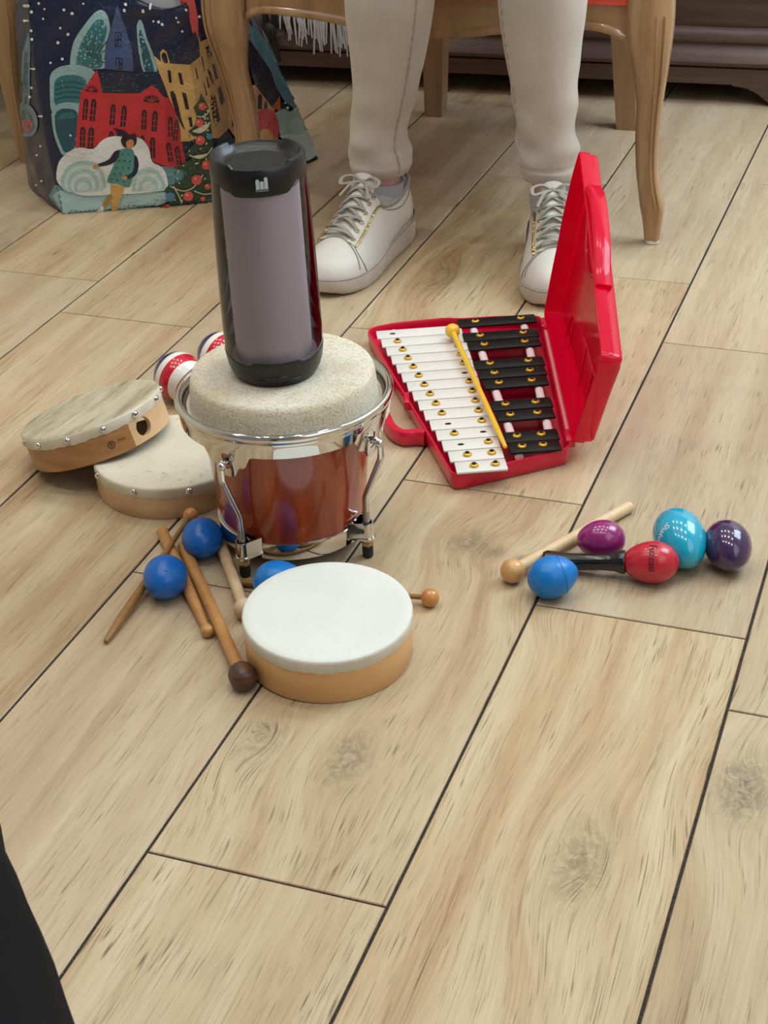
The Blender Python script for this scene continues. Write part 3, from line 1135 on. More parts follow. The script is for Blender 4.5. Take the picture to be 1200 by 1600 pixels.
def build_bongo():
    base = V3((BX, BY, 0))
    T = Matrix.Translation(base)
    t = thing('bongo_drum', 'red-brown lacquered bongo drum with chrome rims and hide head, under the speaker', 'drum', base)
    g = G()
    g.lathe([(.070, .022), (.0745, .022), (.0752, .04), (.0795, .09), (.0815, .13), (.0815, .165), (.078, .165), (.076, .13), (.074, .09), (.070, .04)], 96, T, caps=(False, False))
    # closes the wall thickness at the bottom edge
    g.build('shell', MT['shell'], t, base)
    g = G()
    g.lathe([(.0, .1893), (.04, .1898), (.080, .1898), (.0858, .1892), (.0884, .1876), (.0900, .1845), (.0912, .175), (.0922, .1640), (.0928, .1585), (.0945, .157), (.096, .1575), (.096, .156), (.0815, .155)], 96, T, caps=(True, False))
    g.build('drumhead', MT['goat'], t, base)
    g = G()
    ring = [(BX + .0982 * math.cos(a), BY + .0982 * math.sin(a), .158) for a in [2 * PI * k / 96 for k in range(96)]]
    g.tube(ring, .0022, 10, closed=True, up=(0, 0, 1))
    g.build('flesh_hoop', MT['dark_steel'], t, base)
    lugs = [math.radians(a) for a in (-100.5, -13.5, 78, 166)]

    def ang(a, b):
        return abs((a - b + PI) % (2 * PI) - PI)

    def drop(th):
        d = min(ang(th, l) for l in lugs) * .1
        if d < .0075:
            return .0255 - .002 * (d / .0075) ** 2
        if d < .0125:
            return .0235 - .0095 * ((d - .0075) / .005) ** 1.3
        if d < .018:
            return .014 - .001 * (d - .0125) / .0055
        if d < .0265:
            k = (d - .018) / .0085
            return .013 * (1 - (3 * k * k - 2 * k ** 3))
        return 0.0

    g = G()
    n = 288
    prof_top = [(.1000, .1560), (.0998, .164), (.1006, .1675), (.1024, .1692), (.1046, .1694), (.1064, .1683), (.1074, .1662), (.1074, .1640), (.1066, .1618), (.1054, .1602), (.1048, .1592), (.1050, .1575)]
    rings = []
    for r, z in prof_top:
        rings.append([V3((BX + r * math.cos(2 * PI * k / n), BY + r * math.sin(2 * PI * k / n), z)) for k in range(n)])
    for f in (0.25, .5, .75, 1.0):
        ring = []
        for k in range(n):
            th = 2 * PI * k / n
            zb = .1445 - drop(th)
            z = .1575 + (zb - .1575) * f
            r = .1050 - (.1575 - z) * .10
            ring.append(V3((BX + r * math.cos(th), BY + r * math.sin(th), z)))
        rings.append(ring)
    for f in (1.0, .5, 0.0):
        ring = []
        for k in range(n):
            th = 2 * PI * k / n
            zb = .1445 - drop(th)
            z = .1575 + (zb - .1575) * f
            r = .1050 - (.1575 - z) * .10 - .0016
            ring.append(V3((BX + r * math.cos(th), BY + r * math.sin(th), z)))
        rings.append(ring)
    rings.append(rings[0])
    g.loft(rings, caps=(False, False))
    rim = g.build('rim', MT['chrome'], t, base, sharp=40)
    for th in lugs:
        cg = G()
        c = V3((BX + .104 * math.cos(th), BY + .104 * math.sin(th), .1365))
        mm = axis_matrix(c, (math.cos(th), math.sin(th), 0), (0, 0, 1))
        pts = round_poly([(-.0085, -.0042), (.0085, -.0042), (.0085, .0042), (-.0085, .0042)], .004, 5)
        cg.loft([[V3((p[0], p[1], -.014)) for p in pts], [V3((p[0], p[1], .014)) for p in pts]], M=mm)
        co = cg.build('cutter', MT['chrome'])
        boolean_cut(rim, co)
    rim.data.set_sharp_from_angle(angle=math.radians(40))
    # bottom ring
    g = G()
    g.lathe([(.0752, .034), (.0772, .0335), (.0775, .032), (.0775, .018), (.0772, .0163), (.0760, .0155), (.0740, .016), (.0735, .020), (.0735, .034)], 96, T, caps=(False, False))
    g.build('bottom_ring', MT['chrome'], t, base, sharp=40)
    for th in lugs:
        er = V3((math.cos(th), math.sin(th), 0))
        et = V3((-math.sin(th), math.cos(th), 0))

        def P(r, z, s=0.0):
            return base + er * r + et * s + V3((0, 0, z))
        g = G()
        g.tube(spline([P(.098, .1335), P(.103, .1365), P(.1085, .1365), P(.1118, .1325), P(.1118, .127), P(.1115, .119), P(.108, .110), P(.1005, .092), P(.0935, .0755), P(.0912, .068), P(.0908, .058), P(.0905, .045)], 5), .0034, 12)
        g.sphere(P(.1105, .1345), .0046, 14)
        bolt = g.build('tension_bolt', MT['chrome'], t, base)
        g = G()
        g.tube([P(.0905, .054), P(.0905, .020)], .0036, 14)
        g.build('bolt_thread', MT['thread'], bolt, base)
        # lug bracket: a folded strap around the bolt
        prof = []
        for k in range(13):
            a = -PI / 2 + PI * k / 12
            prof.append((.0905 + .0072 * math.cos(a), .0072 * math.sin(a)))
        prof += [(.0768, .0135), (.0768, -.0135)]
        inner = [(q[0] - .0016 * (1 if q[0] > .09 else -.2), q[1] * .80) for q in prof]
        g = G()
        rings = [[P(a, .0405, b) for a, b in prof], [P(a, .0235, b) for a, b in prof]]
        rin = [[P(a, .0245, b) for a, b in inner], [P(a, .0405, b) for a, b in inner]]
        g.loft(rings + rin + [rings[0]], caps=(False, False))
        big = [(.0905 + (a - .0905) * 1.18, b * 1.18) if a > .085 else (a, b * 1.05) for a, b in prof]
        g.loft([[P(a, .0245, b) for a, b in big], [P(a, .0225, b) for a, b in big]])
        g.build('lug', MT['chrome'], t, base, sharp=35)
        g = G()
        g.lathe([(.0068, .0195), (.0068, .022)], 20, Matrix.Translation(P(.0905, 0)))
        g.lathe([(.0055, .0135), (.0062, .0145), (.0062, .0185), (.0055, .0195)], 6, Matrix.Translation(P(.0905, 0)), smooth=False)
        g.build('nut', MT['brass'], bolt, base)
        g = G()
        g.lathe([(.0035, .0), (.0052, .0016), (.0056, .005), (.0056, .0138)], 20, Matrix.Translation(P(.0905, 0)))
        g.build('rubber_foot', MT['black_rubber'], bolt, base)


build_bongo()


# ------------------------------------------------------------------ portable speaker
def build_speaker():
    SX, SY, Z0 = -0.4729, 1.2761, 0.1899
    base = V3((SX, SY, Z0))
    t = thing('speaker', 'tall smoked-clear cylindrical speaker with black top and base, standing on the bongo', 'speaker', base)
    tilt = Matrix.Rotation(math.radians(1.0), 4, 'X')
    face = V3((CAM.x - SX, CAM.y - SY, 0)).normalized()
    fx = V3((-face.y, face.x, 0))          # to the viewer's right when facing the speaker
    th0 = math.atan2(face.y, face.x) + math.radians(1)
    T = Matrix.Translation(base) @ tilt

    def dth(a):
        return (a - th0 + PI) % (2 * PI) - PI

    def ss(x, a, b):
        k = min(1, max(0, (x - a) / (b - a)))
        return k * k * (3 - 2 * k)

    N = 120
    H = .2172
    RAD = [(.0, .0385), (.003, .0405), (.010, .0440), (.020, .0464), (.032, .0473), (.06, .0474), (.11, .0467), (.16, .0453), (.20, .0436), (.2172, .0428)]

    def R(z):
        return smooth_interp(RAD, z)
    # base cup with a wavy upper edge
    g = G()
    rings = []

    def ring(zf, rf):
        out = []
        for k in range(N):
            a = 2 * PI * k / N
            z = zf(a)
            r = rf(z)
            out.append(V3((r * math.cos(a), r * math.sin(a), z)))
        return out

    def ztop(a):
        d = abs(math.degrees(dth(a)))
        return .0240 + .0035 * (1 - ss(d, 28, 36)) + .0045 * ss(d, 44, 80)
    for f in (0, .06, .15, .3, .5, .75, 1):
        rings.append(ring(lambda a: ztop(a) * f, lambda z: R(z) + .0002))
    rings.append(ring(lambda a: ztop(a), lambda z: R(z) - .003))
    rings.append(ring(lambda a: .012, lambda z: .036))
    g.loft(rings, M=T)
    b = g.build('base_cup', MT['black_plastic'], t, base)
    # controls
    g = G()

    def surf(u, z, off=.0004):
        a = th0 + u / .045
        r = R(z) + off
        return T @ V3((r * math.cos(a), r * math.sin(a), z))

    def bar(u0, z0, u1, z1, w=.0006):
        g.tube([surf(u0 + (u1 - u0) * k / 4, z0 + (z1 - z0) * k / 4) for k in range(5)], w, 6)
    zc = .0095
    bar(-.0215, zc, -.0125, zc)
    bar(-.017, zc - .0042, -.017, zc + .0042)
    bar(.0145, zc, .0235, zc)
    bar(.0005, zc - .0042, .0005, zc + .0042)
    loop = []
    for k in range(32):
        a = 2 * PI * k / 32
        loop.append(surf(.0005 + .0105 * math.copysign(abs(math.cos(a)) ** .7, math.cos(a)), zc + .0046 * math.copysign(abs(math.sin(a)) ** .7, math.sin(a))))
    g.tube(loop, .0005, 6, closed=True)
    g.build('control_button', MT['black_gloss'], b, base)
    # inner diffuser column and its floor
    g = G()
    g.lathe([(.0365, .0195), (.0365, .03), (.0360, .19)], 64, T)
    g.lathe([(.0, .0195), (.0440, .0195), (.0440, .0215), (.0, .0215)], 64, T)
    g.build('diffuser', MT['diffuser'], t, base)
    # smoked outer wall
    g = G()
    g.lathe([(R(z) - .0002, z) for z in [.0185 + (.2005 - .0185) * i / 24 for i in range(25)]], 96, T, caps=(False, False))
    g.build('clear_shell', MT['smoke'], t, base)
    # black cap
    g = G()

    def zlow(a):
        d = abs(math.degrees(dth(a)))
        db = 180 - d
        return .2005 - .0085 * (1 - ss(min(d, db), 30, 50)) - .001

    def zhigh(a):
        d = abs(math.degrees(dth(a)))
        d = min(d, 180 - d)
        return .2150 + .0035 * ss(d, 36, 40)
    rings = [ring(zlow, lambda z: R(z) - .003), ring(zlow, lambda z: R(z) + .0003), ring(lambda a: zlow(a) + .001, lambda z: R(z) + .0006),
             ring(lambda a: zhigh(a) - .003, lambda z: R(min(z, .2172)) + .0004), ring(zhigh, lambda z: R(min(z, .2172)) - .0012), ring(zhigh, lambda z: .0392),
             ring(lambda a: zhigh(a) - .0015, lambda z: .0382), ring(lambda a: .2115, lambda z: .0355), ring(lambda a: .2088, lambda z: .0318), ring(lambda a: .2084, lambda z: .0300), ring(lambda a: .2090, lambda z: .0292), ring(lambda a: .2090, lambda z: .0002)]
    g.loft(rings, M=T, caps=(False, True))
    cap = g.build('top_cap', MT['black_plastic'], t, base, sharp=35)
    g = G()
    for i in range(1, 13):
        r = .0021 * i
        m = int(2 * PI * r / .0023)
        for k in range(m):
            a = 2 * PI * (k + .5 * (i % 2)) / m
            c = (r * math.cos(a), r * math.sin(a))
            g.lathe([(.0007, .20905), (.0007, .2093), (.0004, .2093)], 6, T @ Matrix.Translation((c[0], c[1], 0)))
    gr = g.build('grille', MT['grille_grey'], cap, base, recalc=False)
    # printed mark: three round-topped bars and the word under them
    g = G()

    def msurf(u, z):
        a = th0 + u / .0436
        r = R(min(z, .2172)) + .0009
        return T @ V3((r * math.cos(a), r * math.sin(a), z))
    u0 = .0012
    for (uc, z0, z1) in ((-.0037 + u0, .1985, .2078), (u0, .1985, .2060), (.0037 + u0, .1985, .2092)):
        pts = [(-.0016, z0), (.0016, z0)]
        for k in range(9):
            a = PI * k / 8
            pts.append((.0016 * math.cos(a), z1 - .0016 + .0016 * math.sin(a)))
        vs = [msurf(uc + p[0], p[1]) for p in pts]
        g.add(vs, [tuple(range(len(vs)))], smooth=False)
    vs, fs = text_mesh('ROMELAND', .0021)
    g.add([msurf(u0 + v.x, .1972 + v.y) for v in vs], fs, smooth=False)
    g.build('printed_logo', MT['ink_grey'], cap, base, recalc=False)


build_speaker()


# ------------------------------------------------------------------ frame drums
def build_frame_drum(label, c, n, r, h, shell_mat, head_mat, band_mat, band, wall=.006, tacks=(), tack_r=.0042, patch=None, hole=None, xdir=None):
    """c: centre of the bottom circle, n: drum axis"""
    Mx = axis_matrix(c, n, xdir)
    base = V3((c[0], c[1], 0))
    t = thing('frame_drum', label, 'drum', base)
    N = 120
    g = G()
    prof = [(r - wall, .0), (r - .0008, .0), (r, .0008), (r, h - .002), (r - .001, h - .001), (r - wall, h - .001)]
    rings = [[V3((a * math.cos(2 * PI * k / N), a * math.sin(2 * PI * k / N), z)) for k in range(N)] for a, z in prof]
    g.loft(rings + [rings[0]], caps=(False, False), M=Mx)
    if patch:
        # lighter overlap sector of the bent wood
        a0, a1 = patch
        cnt = 0
        for fi, f in enumerate(g.f):
            p = sum((g.v[i] for i in f), V3((0, 0, 0))) / len(f)
            q = Mx.inverted() @ p
            if a0 <= math.degrees(math.atan2(q.y, q.x)) <= a1:
                g.mi[fi] = 1
    sh = g.build('shell', [shell_mat, MT['maple']] if patch else shell_mat, t, base)
    if hole:
        a, z, hr = hole
        a = math.radians(a)
        p = Mx @ V3((r * math.cos(a), r * math.sin(a), z))
        d = (Mx.to_3x3() @ V3((math.cos(a), math.sin(a), 0)))
        cg = G()
        cg.lathe([(hr, -.02), (hr, .02)], 40, axis_matrix(p, d))
        boolean_cut(sh, cg.build('cutter', MT['maple']))
        sh.data.set_sharp_from_angle(angle=math.radians(40))
    g = G()
    rng = random.Random(int(r * 10000))
    zb = h - band
    rows = [(0.0001, h + .0002), (r * .5, h + .0002), (r * .9, h + .0004), (r - .001, h + .0004), (r + .0006, h - .0006), (r + .0011, h - .003), (r + .0009, zb + .001), (r + .0004, zb), (r - .0005, zb)]
    rings = []
    for i, (a, z) in enumerate(rows):
        ring = []
        for k in range(N):
            jag = (.0006 * math.sin(k * 2.1) + .0005 * math.sin(k * .7)) if i in (6, 7, 8) else 0
            ring.append(V3((a * math.cos(2 * PI * k / N), a * math.sin(2 * PI * k / N), z + jag)))
        rings.append(ring)
    rm = [0, 0, 0, 0, 1, 1, 1, 1, 1]
    g.loft(rings, caps=(True, False), M=Mx, rowmat=rm)
    g.build('drumhead', [head_mat, band_mat], t, base)
    for a in tacks:
        a = math.radians(a)
        p = Mx @ V3(((r + .0006) * math.cos(a), (r + .0006) * math.sin(a), h - band * .52))
        d = Mx.to_3x3() @ V3((math.cos(a), math.sin(a), 0))
        g = G()
        g.lathe([(tack_r, 0), (tack_r * .96, tack_r * .35), (tack_r * .7, tack_r * .7), (tack_r * .35, tack_r * .88), (.0, tack_r * .92)], 20, axis_matrix(p, d), caps=(False, True))
        g.build('tack', MT['chrome'], t, base)
    return t, Mx, base


# the front drum, its back edge resting on a mallet
_fh = V3((math.sin(YAW), math.cos(YAW), 0))
_rt = V3((math.cos(YAW), -math.sin(YAW), 0))
_n = (V3((0, 0, 1)) - _fh * .034 + _rt * .012).normalized()
build_frame_drum('small frame drum with clean white skin and honey wood shell, nearest in the middle', (-.3587, 1.0969, .0762 * math.sin(.0362)), _n, .0762, .0461,
                 MT['front_maple'], MT['head_white'], MT['band_white'], .0125)
# the middle drum, flat on the floor behind the bongo
MDX, MDY, MDR, MDH = -.6407, 1.3498, .0843, .0372
build_frame_drum('frame drum lying flat on the floor behind the bongo, stained cream skin', (MDX, MDY, 0), (0, 0, 1), MDR, MDH,
                 MT['pale_ply'], MT['head_cream'], MT['band_skin'], .0118, tacks=[-172 + 40 * k for k in range(9)])
# the tilted drum leaning on it
_tx, _ty = -.3108, .0568
_n = V3((_tx, _ty, 1)).normalized()
_tr = .0794
_tl = math.atan(math.hypot(_tx, _ty))
TILT_C = (-.7367, 1.3672, _tr * math.sin(_tl) + .0016)


def build_tilted():
    m = axis_matrix(TILT_C, _n)

    def angle_of(px, py, zl=.026):
        # angle around the drum of the wall point seen at a pixel
        best = None
        for k in range(720):
            a = 2 * PI * k / 720
            p = m @ V3((_tr * math.cos(a), _tr * math.sin(a), zl))
            d = p - CAM
            w = d.dot(cf)
            q = (600 + F_PX * d.dot(cr) / w, 800 - F_PX * d.dot(cu) / w)
            out = (m.to_3x3() @ V3((math.cos(a), math.sin(a), 0))).dot(-d)
            e = math.hypot(q[0] - px, q[1] - py) + (1000 if out < 0 else 0)
            if best is None or e < best[0]:
                best = (e, math.degrees(a))
        return (best[1] + 180) % 360 - 180
    tk = [angle_of(x, y, .034) for x, y in ((35, 698), (60, 697), (104, 684), (157, 662), (204, 637), (236, 617))] + [angle_of(236, 617, .034) + k * 27 for k in (1, 2, 3, 4, 5, 6, 7)]
    ah = angle_of(222, 660, .018)
    split = angle_of(204, 680, .014)
    t, Mx, base = build_frame_drum('tilted frame drum with a round hole and streaked skin, leaning on another drum', TILT_C, _n, _tr, .0396,
                                   MT['brown_ply'], MT['head_streak'], MT['band_skin'], .0125, tacks=tk, patch=(split, split + 75), hole=(ah, .0160, .0104))
    # stamped maker's mark on the shell
    a0 = math.radians(angle_of(174, 693, .014))
    g = G()

    def S(u, z):
        a = a0 + u / _tr
        return Mx @ V3(((_tr + .0003) * math.cos(a), (_tr + .0003) * math.sin(a), z))
    ring = []
    for k in range(20):
        a = 2 * PI * k / 20
        ring.append((.0042 * math.cos(a), .0042 * math.sin(a)))
    vs = [S(p[0], .0135 + p[1]) for p in ring] + [S(p[0] * .78, .0135 + p[1] * .78) for p in ring]
    g.add(vs, [(k, (k + 1) % 20, 20 + (k + 1) % 20, 20 + k) for k in range(20)])
    v2, f2 = text_mesh('B', .0062)
    g.add([S(v.x, .0135 + v.y) for v in v2], f2)
    v2, f2 = text_mesh('Tuner', .0040)
    g.add([S(v.x + .0125, .0150 + v.y) for v in v2], f2)
    g.build('stamped_mark', MT['ink'], t, base, recalc=False)


build_tilted()


# ------------------------------------------------------------------ shakers, maracas
def egg_profile(L, D, k=0.22, n=28):
    out = []
    for i in range(n + 1):
        s = -math.cos(PI * i / n)
        r = D / 2 * math.sqrt(max(0, 1 - s * s)) * (1 - k * s * .5 - .04 * s * s)
        out.append((r, s * L / 2))
    mx = max(r for r, z in out)
    return [(r * D / 2 / mx, z) for r, z in out]


def rest_height(prof, Mrot):
    lo = 1e9
    for r, z in prof:
        for k in range(24):
            a = 2 * PI * k / 24
            p = Mrot @ V3((r * math.cos(a), r * math.sin(a), z))
            lo = min(lo, p.z)
    return -lo


def egg(name, label, cat, px, py, L, D, az, pitch, mat, k=.22, zadd=0.0, group=None, seam=None):
    """egg whose centre shows at a pixel; az: heading of its narrow end in the floor plane, pitch: upward angle of that end"""
    d = V3((math.cos(math.radians(az)) * math.cos(math.radians(pitch)), math.sin(math.radians(az)) * math.cos(math.radians(pitch)), math.sin(math.radians(pitch))))
    m3 = axis_matrix((0, 0, 0), d)
    prof = egg_profile(L, D, k)
    h = rest_height(prof, m3) + zadd
    c = at(px, py, h)
    Mx = Matrix.Translation(c) @ m3
    g = G()
    g.lathe(prof, 40, Mx, caps=(False, False))
    base = V3((c.x, c.y, 0))
    t = thing(name, label, cat, base, group)
    b = g.build('shell', mat, t, base, sharp=0)
    if seam is not None:
        r = interp([(z, rr) for rr, z in prof], seam * L / 2) + .0001
        g = G()
        g.tube([Mx @ V3((r * math.cos(2 * PI * q / 48), r * math.sin(2 * PI * q / 48), seam * L / 2)) for q in range(48)], .0005, 6, closed=True)
        g.build('seam', mat, b, base)
    return t, b, Mx, prof, base


def decal_on_egg(b, base, Mx, prof, body, size, zc, ang, rot, mat, name, shear=0.0):
    vs, fs = text_mesh(body, size, shear)
    tab = [(z, r) for r, z in prof]
    g = G()
    ca, sa = math.cos(rot), math.sin(rot)

    def S(v):
        x, y = v.x * ca - v.y * sa, v.x * sa + v.y * ca
        z = zc + y
        r = interp(tab, z) + .00045
        a = ang + x / max(r, .005)
        return Mx @ V3((r * math.cos(a), r * math.sin(a), z))
    g.add([S(v) for v in vs], fs)
    g.build(name, mat, b, base, recalc=False)


def facing(Mx, cx=None):
    d = Mx.inverted().to_3x3() @ (CAM - Mx.translation)
    return math.atan2(d.y, d.x)


def navel(b, base, Mx, prof, zc, da, mat):
    tab = [(z, r) for r, z in prof]
    a = facing(Mx) + da
    r = interp(tab, zc)
    p = Mx @ V3((r * math.cos(a), r * math.sin(a), zc))
    d = Mx.to_3x3() @ V3((math.cos(a), math.sin(a), 0))
    g = G()
    am = axis_matrix(p, d)
    g.tube([am @ V3((.0013 * math.cos(2 * PI * k / 14), .0013 * math.sin(2 * PI * k / 14), .0)) for k in range(14)], .00025, 5, closed=True)
    g.build('moulding_mark', mat, b, base)


# three blue shakers by the sticks
t, b, Mx, pf, bs = egg('egg_shaker', 'round blue egg shaker resting against the bongo beside the wooden sticks', 'shaker', 316, 842, .048, .0415, -68, 6, MT['blue'])
navel(b, bs, Mx, pf, .013, .1, MT['blue'])
t, b, Mx, pf, bs = egg('egg_shaker', 'round blue egg shaker on the floor left of the two parallel sticks', 'shaker', 258, 903, .049, .043, -72, 6, MT['blue'])
navel(b, bs, Mx, pf, .014, .1, MT['blue'])
decal_on_egg(b, bs, Mx, pf, 'Shaker', .006, -.014, facing(Mx) + 2.9, 0.0, MT['ink'], 'printed_word')
t, b, Mx, pf, bs = egg('egg_shaker', 'blue egg shaker half hidden between the bongo and the white frame drum', 'shaker', 437, 910, .052, .043, 15, 0, MT['blue2'])

# right-hand group
egg('egg_shaker', 'glossy magenta egg shaker lying behind the black handle of the red maraca', 'shaker', 939, 843, .0485, .0395, 200, 0, MT['magenta'], k=.2)
t, b, Mx, pf, bs = egg('egg_shaker', 'bright blue egg shaker with a seam, at the end of the black maraca handle', 'shaker', 864, 901, .0495, .0412, 35, 8, MT['blue2'], k=.24, seam=.30)
navel(b, bs, Mx, pf, -.016, -.6, MT['blue2'])
t, b, Mx, pf, bs = egg('egg_shaker', 'large turquoise egg shaker with white lettering, behind the red maraca', 'shaker', 1063, 842, .074, .0510, -62, -8, MT['turq'], k=.2)
decal_on_egg(b, bs, Mx, pf, 'Shaker', .0085, .004, facing(Mx) + .55, .3, MT['ink_white'], 'printed_word', .35)
egg('egg_shaker', 'dark purple egg shaker, farthest right of the shakers', 'shaker', 1138, 854, .060, .0460, -66, -6, MT['violet'], k=.22)


def build_red_maraca():
    D, L = .0412, .055
    prof = egg_profile(L, D, .22)
    A = at(895, 880, .011)
    C0 = at(1016, 878, D / 2)
    d = (V3((A.x, A.y, .0128)) - C0)
    d.normalize()
    Mx = axis_matrix(C0, d)
    lo = rest_height(prof, axis_matrix((0, 0, 0), d))
    C0.z = lo
    Mx = axis_matrix(C0, d)
    base = V3((C0.x, C0.y, 0))
    t = thing('maraca', 'red egg-headed maraca with a black plastic handle and dark lettering', 'maraca', base)
    g = G()
    g.lathe(prof, 40, Mx, caps=(False, False))
    h = g.build('head', MT['red_egg'], t, base, sharp=0)
    g = G()
    g.lathe([(.0112, .0235), (.0118, .0250), (.0114, .029), (.0094, .0330), (.0082, .045), (.0080, .062), (.0090, .080), (.0108, .094), (.0114, .100), (.0100, .1035), (.0, .1045)], 32, Mx)
    g.build('handle', MT['black_gloss'], t, base)
    decal_on_egg(h, base, Mx, prof, 'Fuzeau', .0105, -.004, facing(Mx) + .25, PI, MT['ink'], 'printed_word', .1)


build_red_maraca()


def build_striped(label, px, py, r, ax):
    c = at(px, py, r)
    base = V3((c.x, c.y, 0))
    hd = V3((ax[0], ax[1], 0)).normalized() * math.cos(.12) + V3((0, 0, -math.sin(.12)))
    Mx = axis_matrix(c, hd)
    t = thing('maraca', label, 'maraca', base)
    bands = [(-90, -50, 2), (-50, -40, 2), (-40, -18, 0), (-18, 10, 1), (10, 34, 0), (34, 52, 2), (52, 90, 0)]
    bands = [(-90, -14, 2), (-14, 3, 0), (3, 28, 1), (28, 56, 0), (56, 70, 2), (70, 80, 0)]
    g = G()
    prof, rm = [], []
    for a0, a1, m in bands:
        for k in range(5):
            a = math.radians(a0 + (a1 - a0) * k / 5)
            prof.append((r * math.cos(a), r * math.sin(a)))
            rm.append(m)
    prof.append((r * math.cos(math.radians(80)), r * math.sin(math.radians(80))))
    rm.append(0)
    g.lathe(prof, 48, Mx, rowmat=rm, caps=(False, True))
    g.build('head', [MT['paint_white'], MT['paint_red'], MT['paint_navy']], t, base, sharp=0)
    g = G()
    g.lathe([(.009, r * .97), (.0075, r + .01), (.0075, r + .055), (.0105, r + .085), (.0105, r + .092), (.006, r + .097)], 24, Mx)
    g.build('handle', MT['paint_white'], t, base)


build_striped('striped maraca head in white, red and navy touching the bongo rim', 279, 588, .0300, (.86, -.45))
build_striped('striped maraca head in white, red and navy mostly hidden behind the speaker', 346, 556, .0300, (.90, -.40))


# ------------------------------------------------------------------ sticks and mallets
def build_stick(name, label, cat, A, B, r0, r1, rb, shaft_mat, bead_mat=None, bead='ball', mid=None, taper=None):
    """A: free end, B: centre of the bead"""
    A, B = V3(A), V3(B)
    base = V3(((A.x + B.x) / 2, (A.y + B.y) / 2, 0))
    t = thing(name, label, cat, base)
    g = G()
    n = 14
    pts, rad = [], []
    tab = taper or [(0, r0), (1, r1)]
    for i in range(n + 1):
        u = i / n
        pts.append(A + (B - A) * u)
        rad.append(interp(tab, u))
    d = (B - A).normalized()
    pts = [A - d * .0 + d * .0] + [A + d * .0012] + pts[1:]
    rad = [rad[0] * .7] + [rad[0]] + rad[1:]
    g.tube(pts, rad, 16)
    g.build('shaft', shaft_mat, t, base)
    if rb:
        g = G()
        Mx = axis_matrix(B, d)
        if bead == 'ball':
            g.sphere((0, 0, 0), rb, 28, M=Mx)
        elif bead == 'barrel':
            prof = []
            for i in range(61):
                u = -1 + 2 * i / 60
                rr = rb * (1 - abs(u) ** 3.2) ** .5 if abs(u) < 1 else 0
                rr *= 1 + .012 * math.sin(i * 2.05)
                prof.append((rr, u * rb * 1.12))
            g.lathe(prof, 36, Mx, caps=(False, False))
        elif bead == 'acorn':
            g.lathe([(r1, -rb * 1.4), (rb * .75, -rb), (rb, -rb * .2), (rb * .95, rb * .4), (rb * .6, rb * .85), (.0, rb)], 24, Mx)
        g.build('bead', bead_mat, t, base)
    return t


A, B = at(165, 1003, .0035), at(298, 805, .0175)
build_stick('mallet', 'thin dark brown mallet with a varnished bead, lying across the left sticks', 'mallet', A, B, .0026, .0022, .0080, MT['stick_dark'], MT['bead'],
            taper=[(0, .0026), (.12, .0042), (.3, .0046), (.55, .0036), (.8, .0026), (1, .0024)])
A, B = at(253, 830, .0058), at(324, 986, .0062)
build_stick('drumstick', 'tan drumstick with a small turned tip, left of the dark-headed beater', 'drumstick', A, B, .0062, .0042, .0062, MT['stick'], MT['stick'], 'acorn',
            taper=[(0, .0062), (.7, .0058), (.93, .0040), (1, .0038)])
A, B = at(286, 852, .0062), at(379, 1057, .0118)
build_stick('beater', 'tan wooden beater with a dark ridged barrel head, touching the white frame drum', 'mallet', A, B, .0060, .0058, .0122, MT['stick'], MT['rosewood'], 'barrel')
A, B = at(342, 843, .0062), at(382, 951, .0106)
build_stick('mallet', 'pale raw wood mallet lying beside the front foot of the bongo', 'mallet', A, B, .0060, .0056, .0106, MT['stick_pale'], MT['bead_grey'])
A, B = at(360, 909, .0040), at(672, 934, .0090)
build_stick('mallet', 'small mallet with an orange varnished bead, under the white frame drum', 'mallet', A, B, .0038, .0030, .0090, MT['stick_dark'], MT['bead'],
            taper=[(0, .0034), (.2, .0040), (.6, .0036), (.9, .0026), (1, .0026)])
A, B = at(985, 791, .0062), at(801, 892, .0122)
build_stick('mallet', 'pale wooden mallet with a round bead, behind the bright blue shaker', 'mallet', A, B, .0060, .0058, .0122, MT['stick_pale'], MT['bead_pale'])


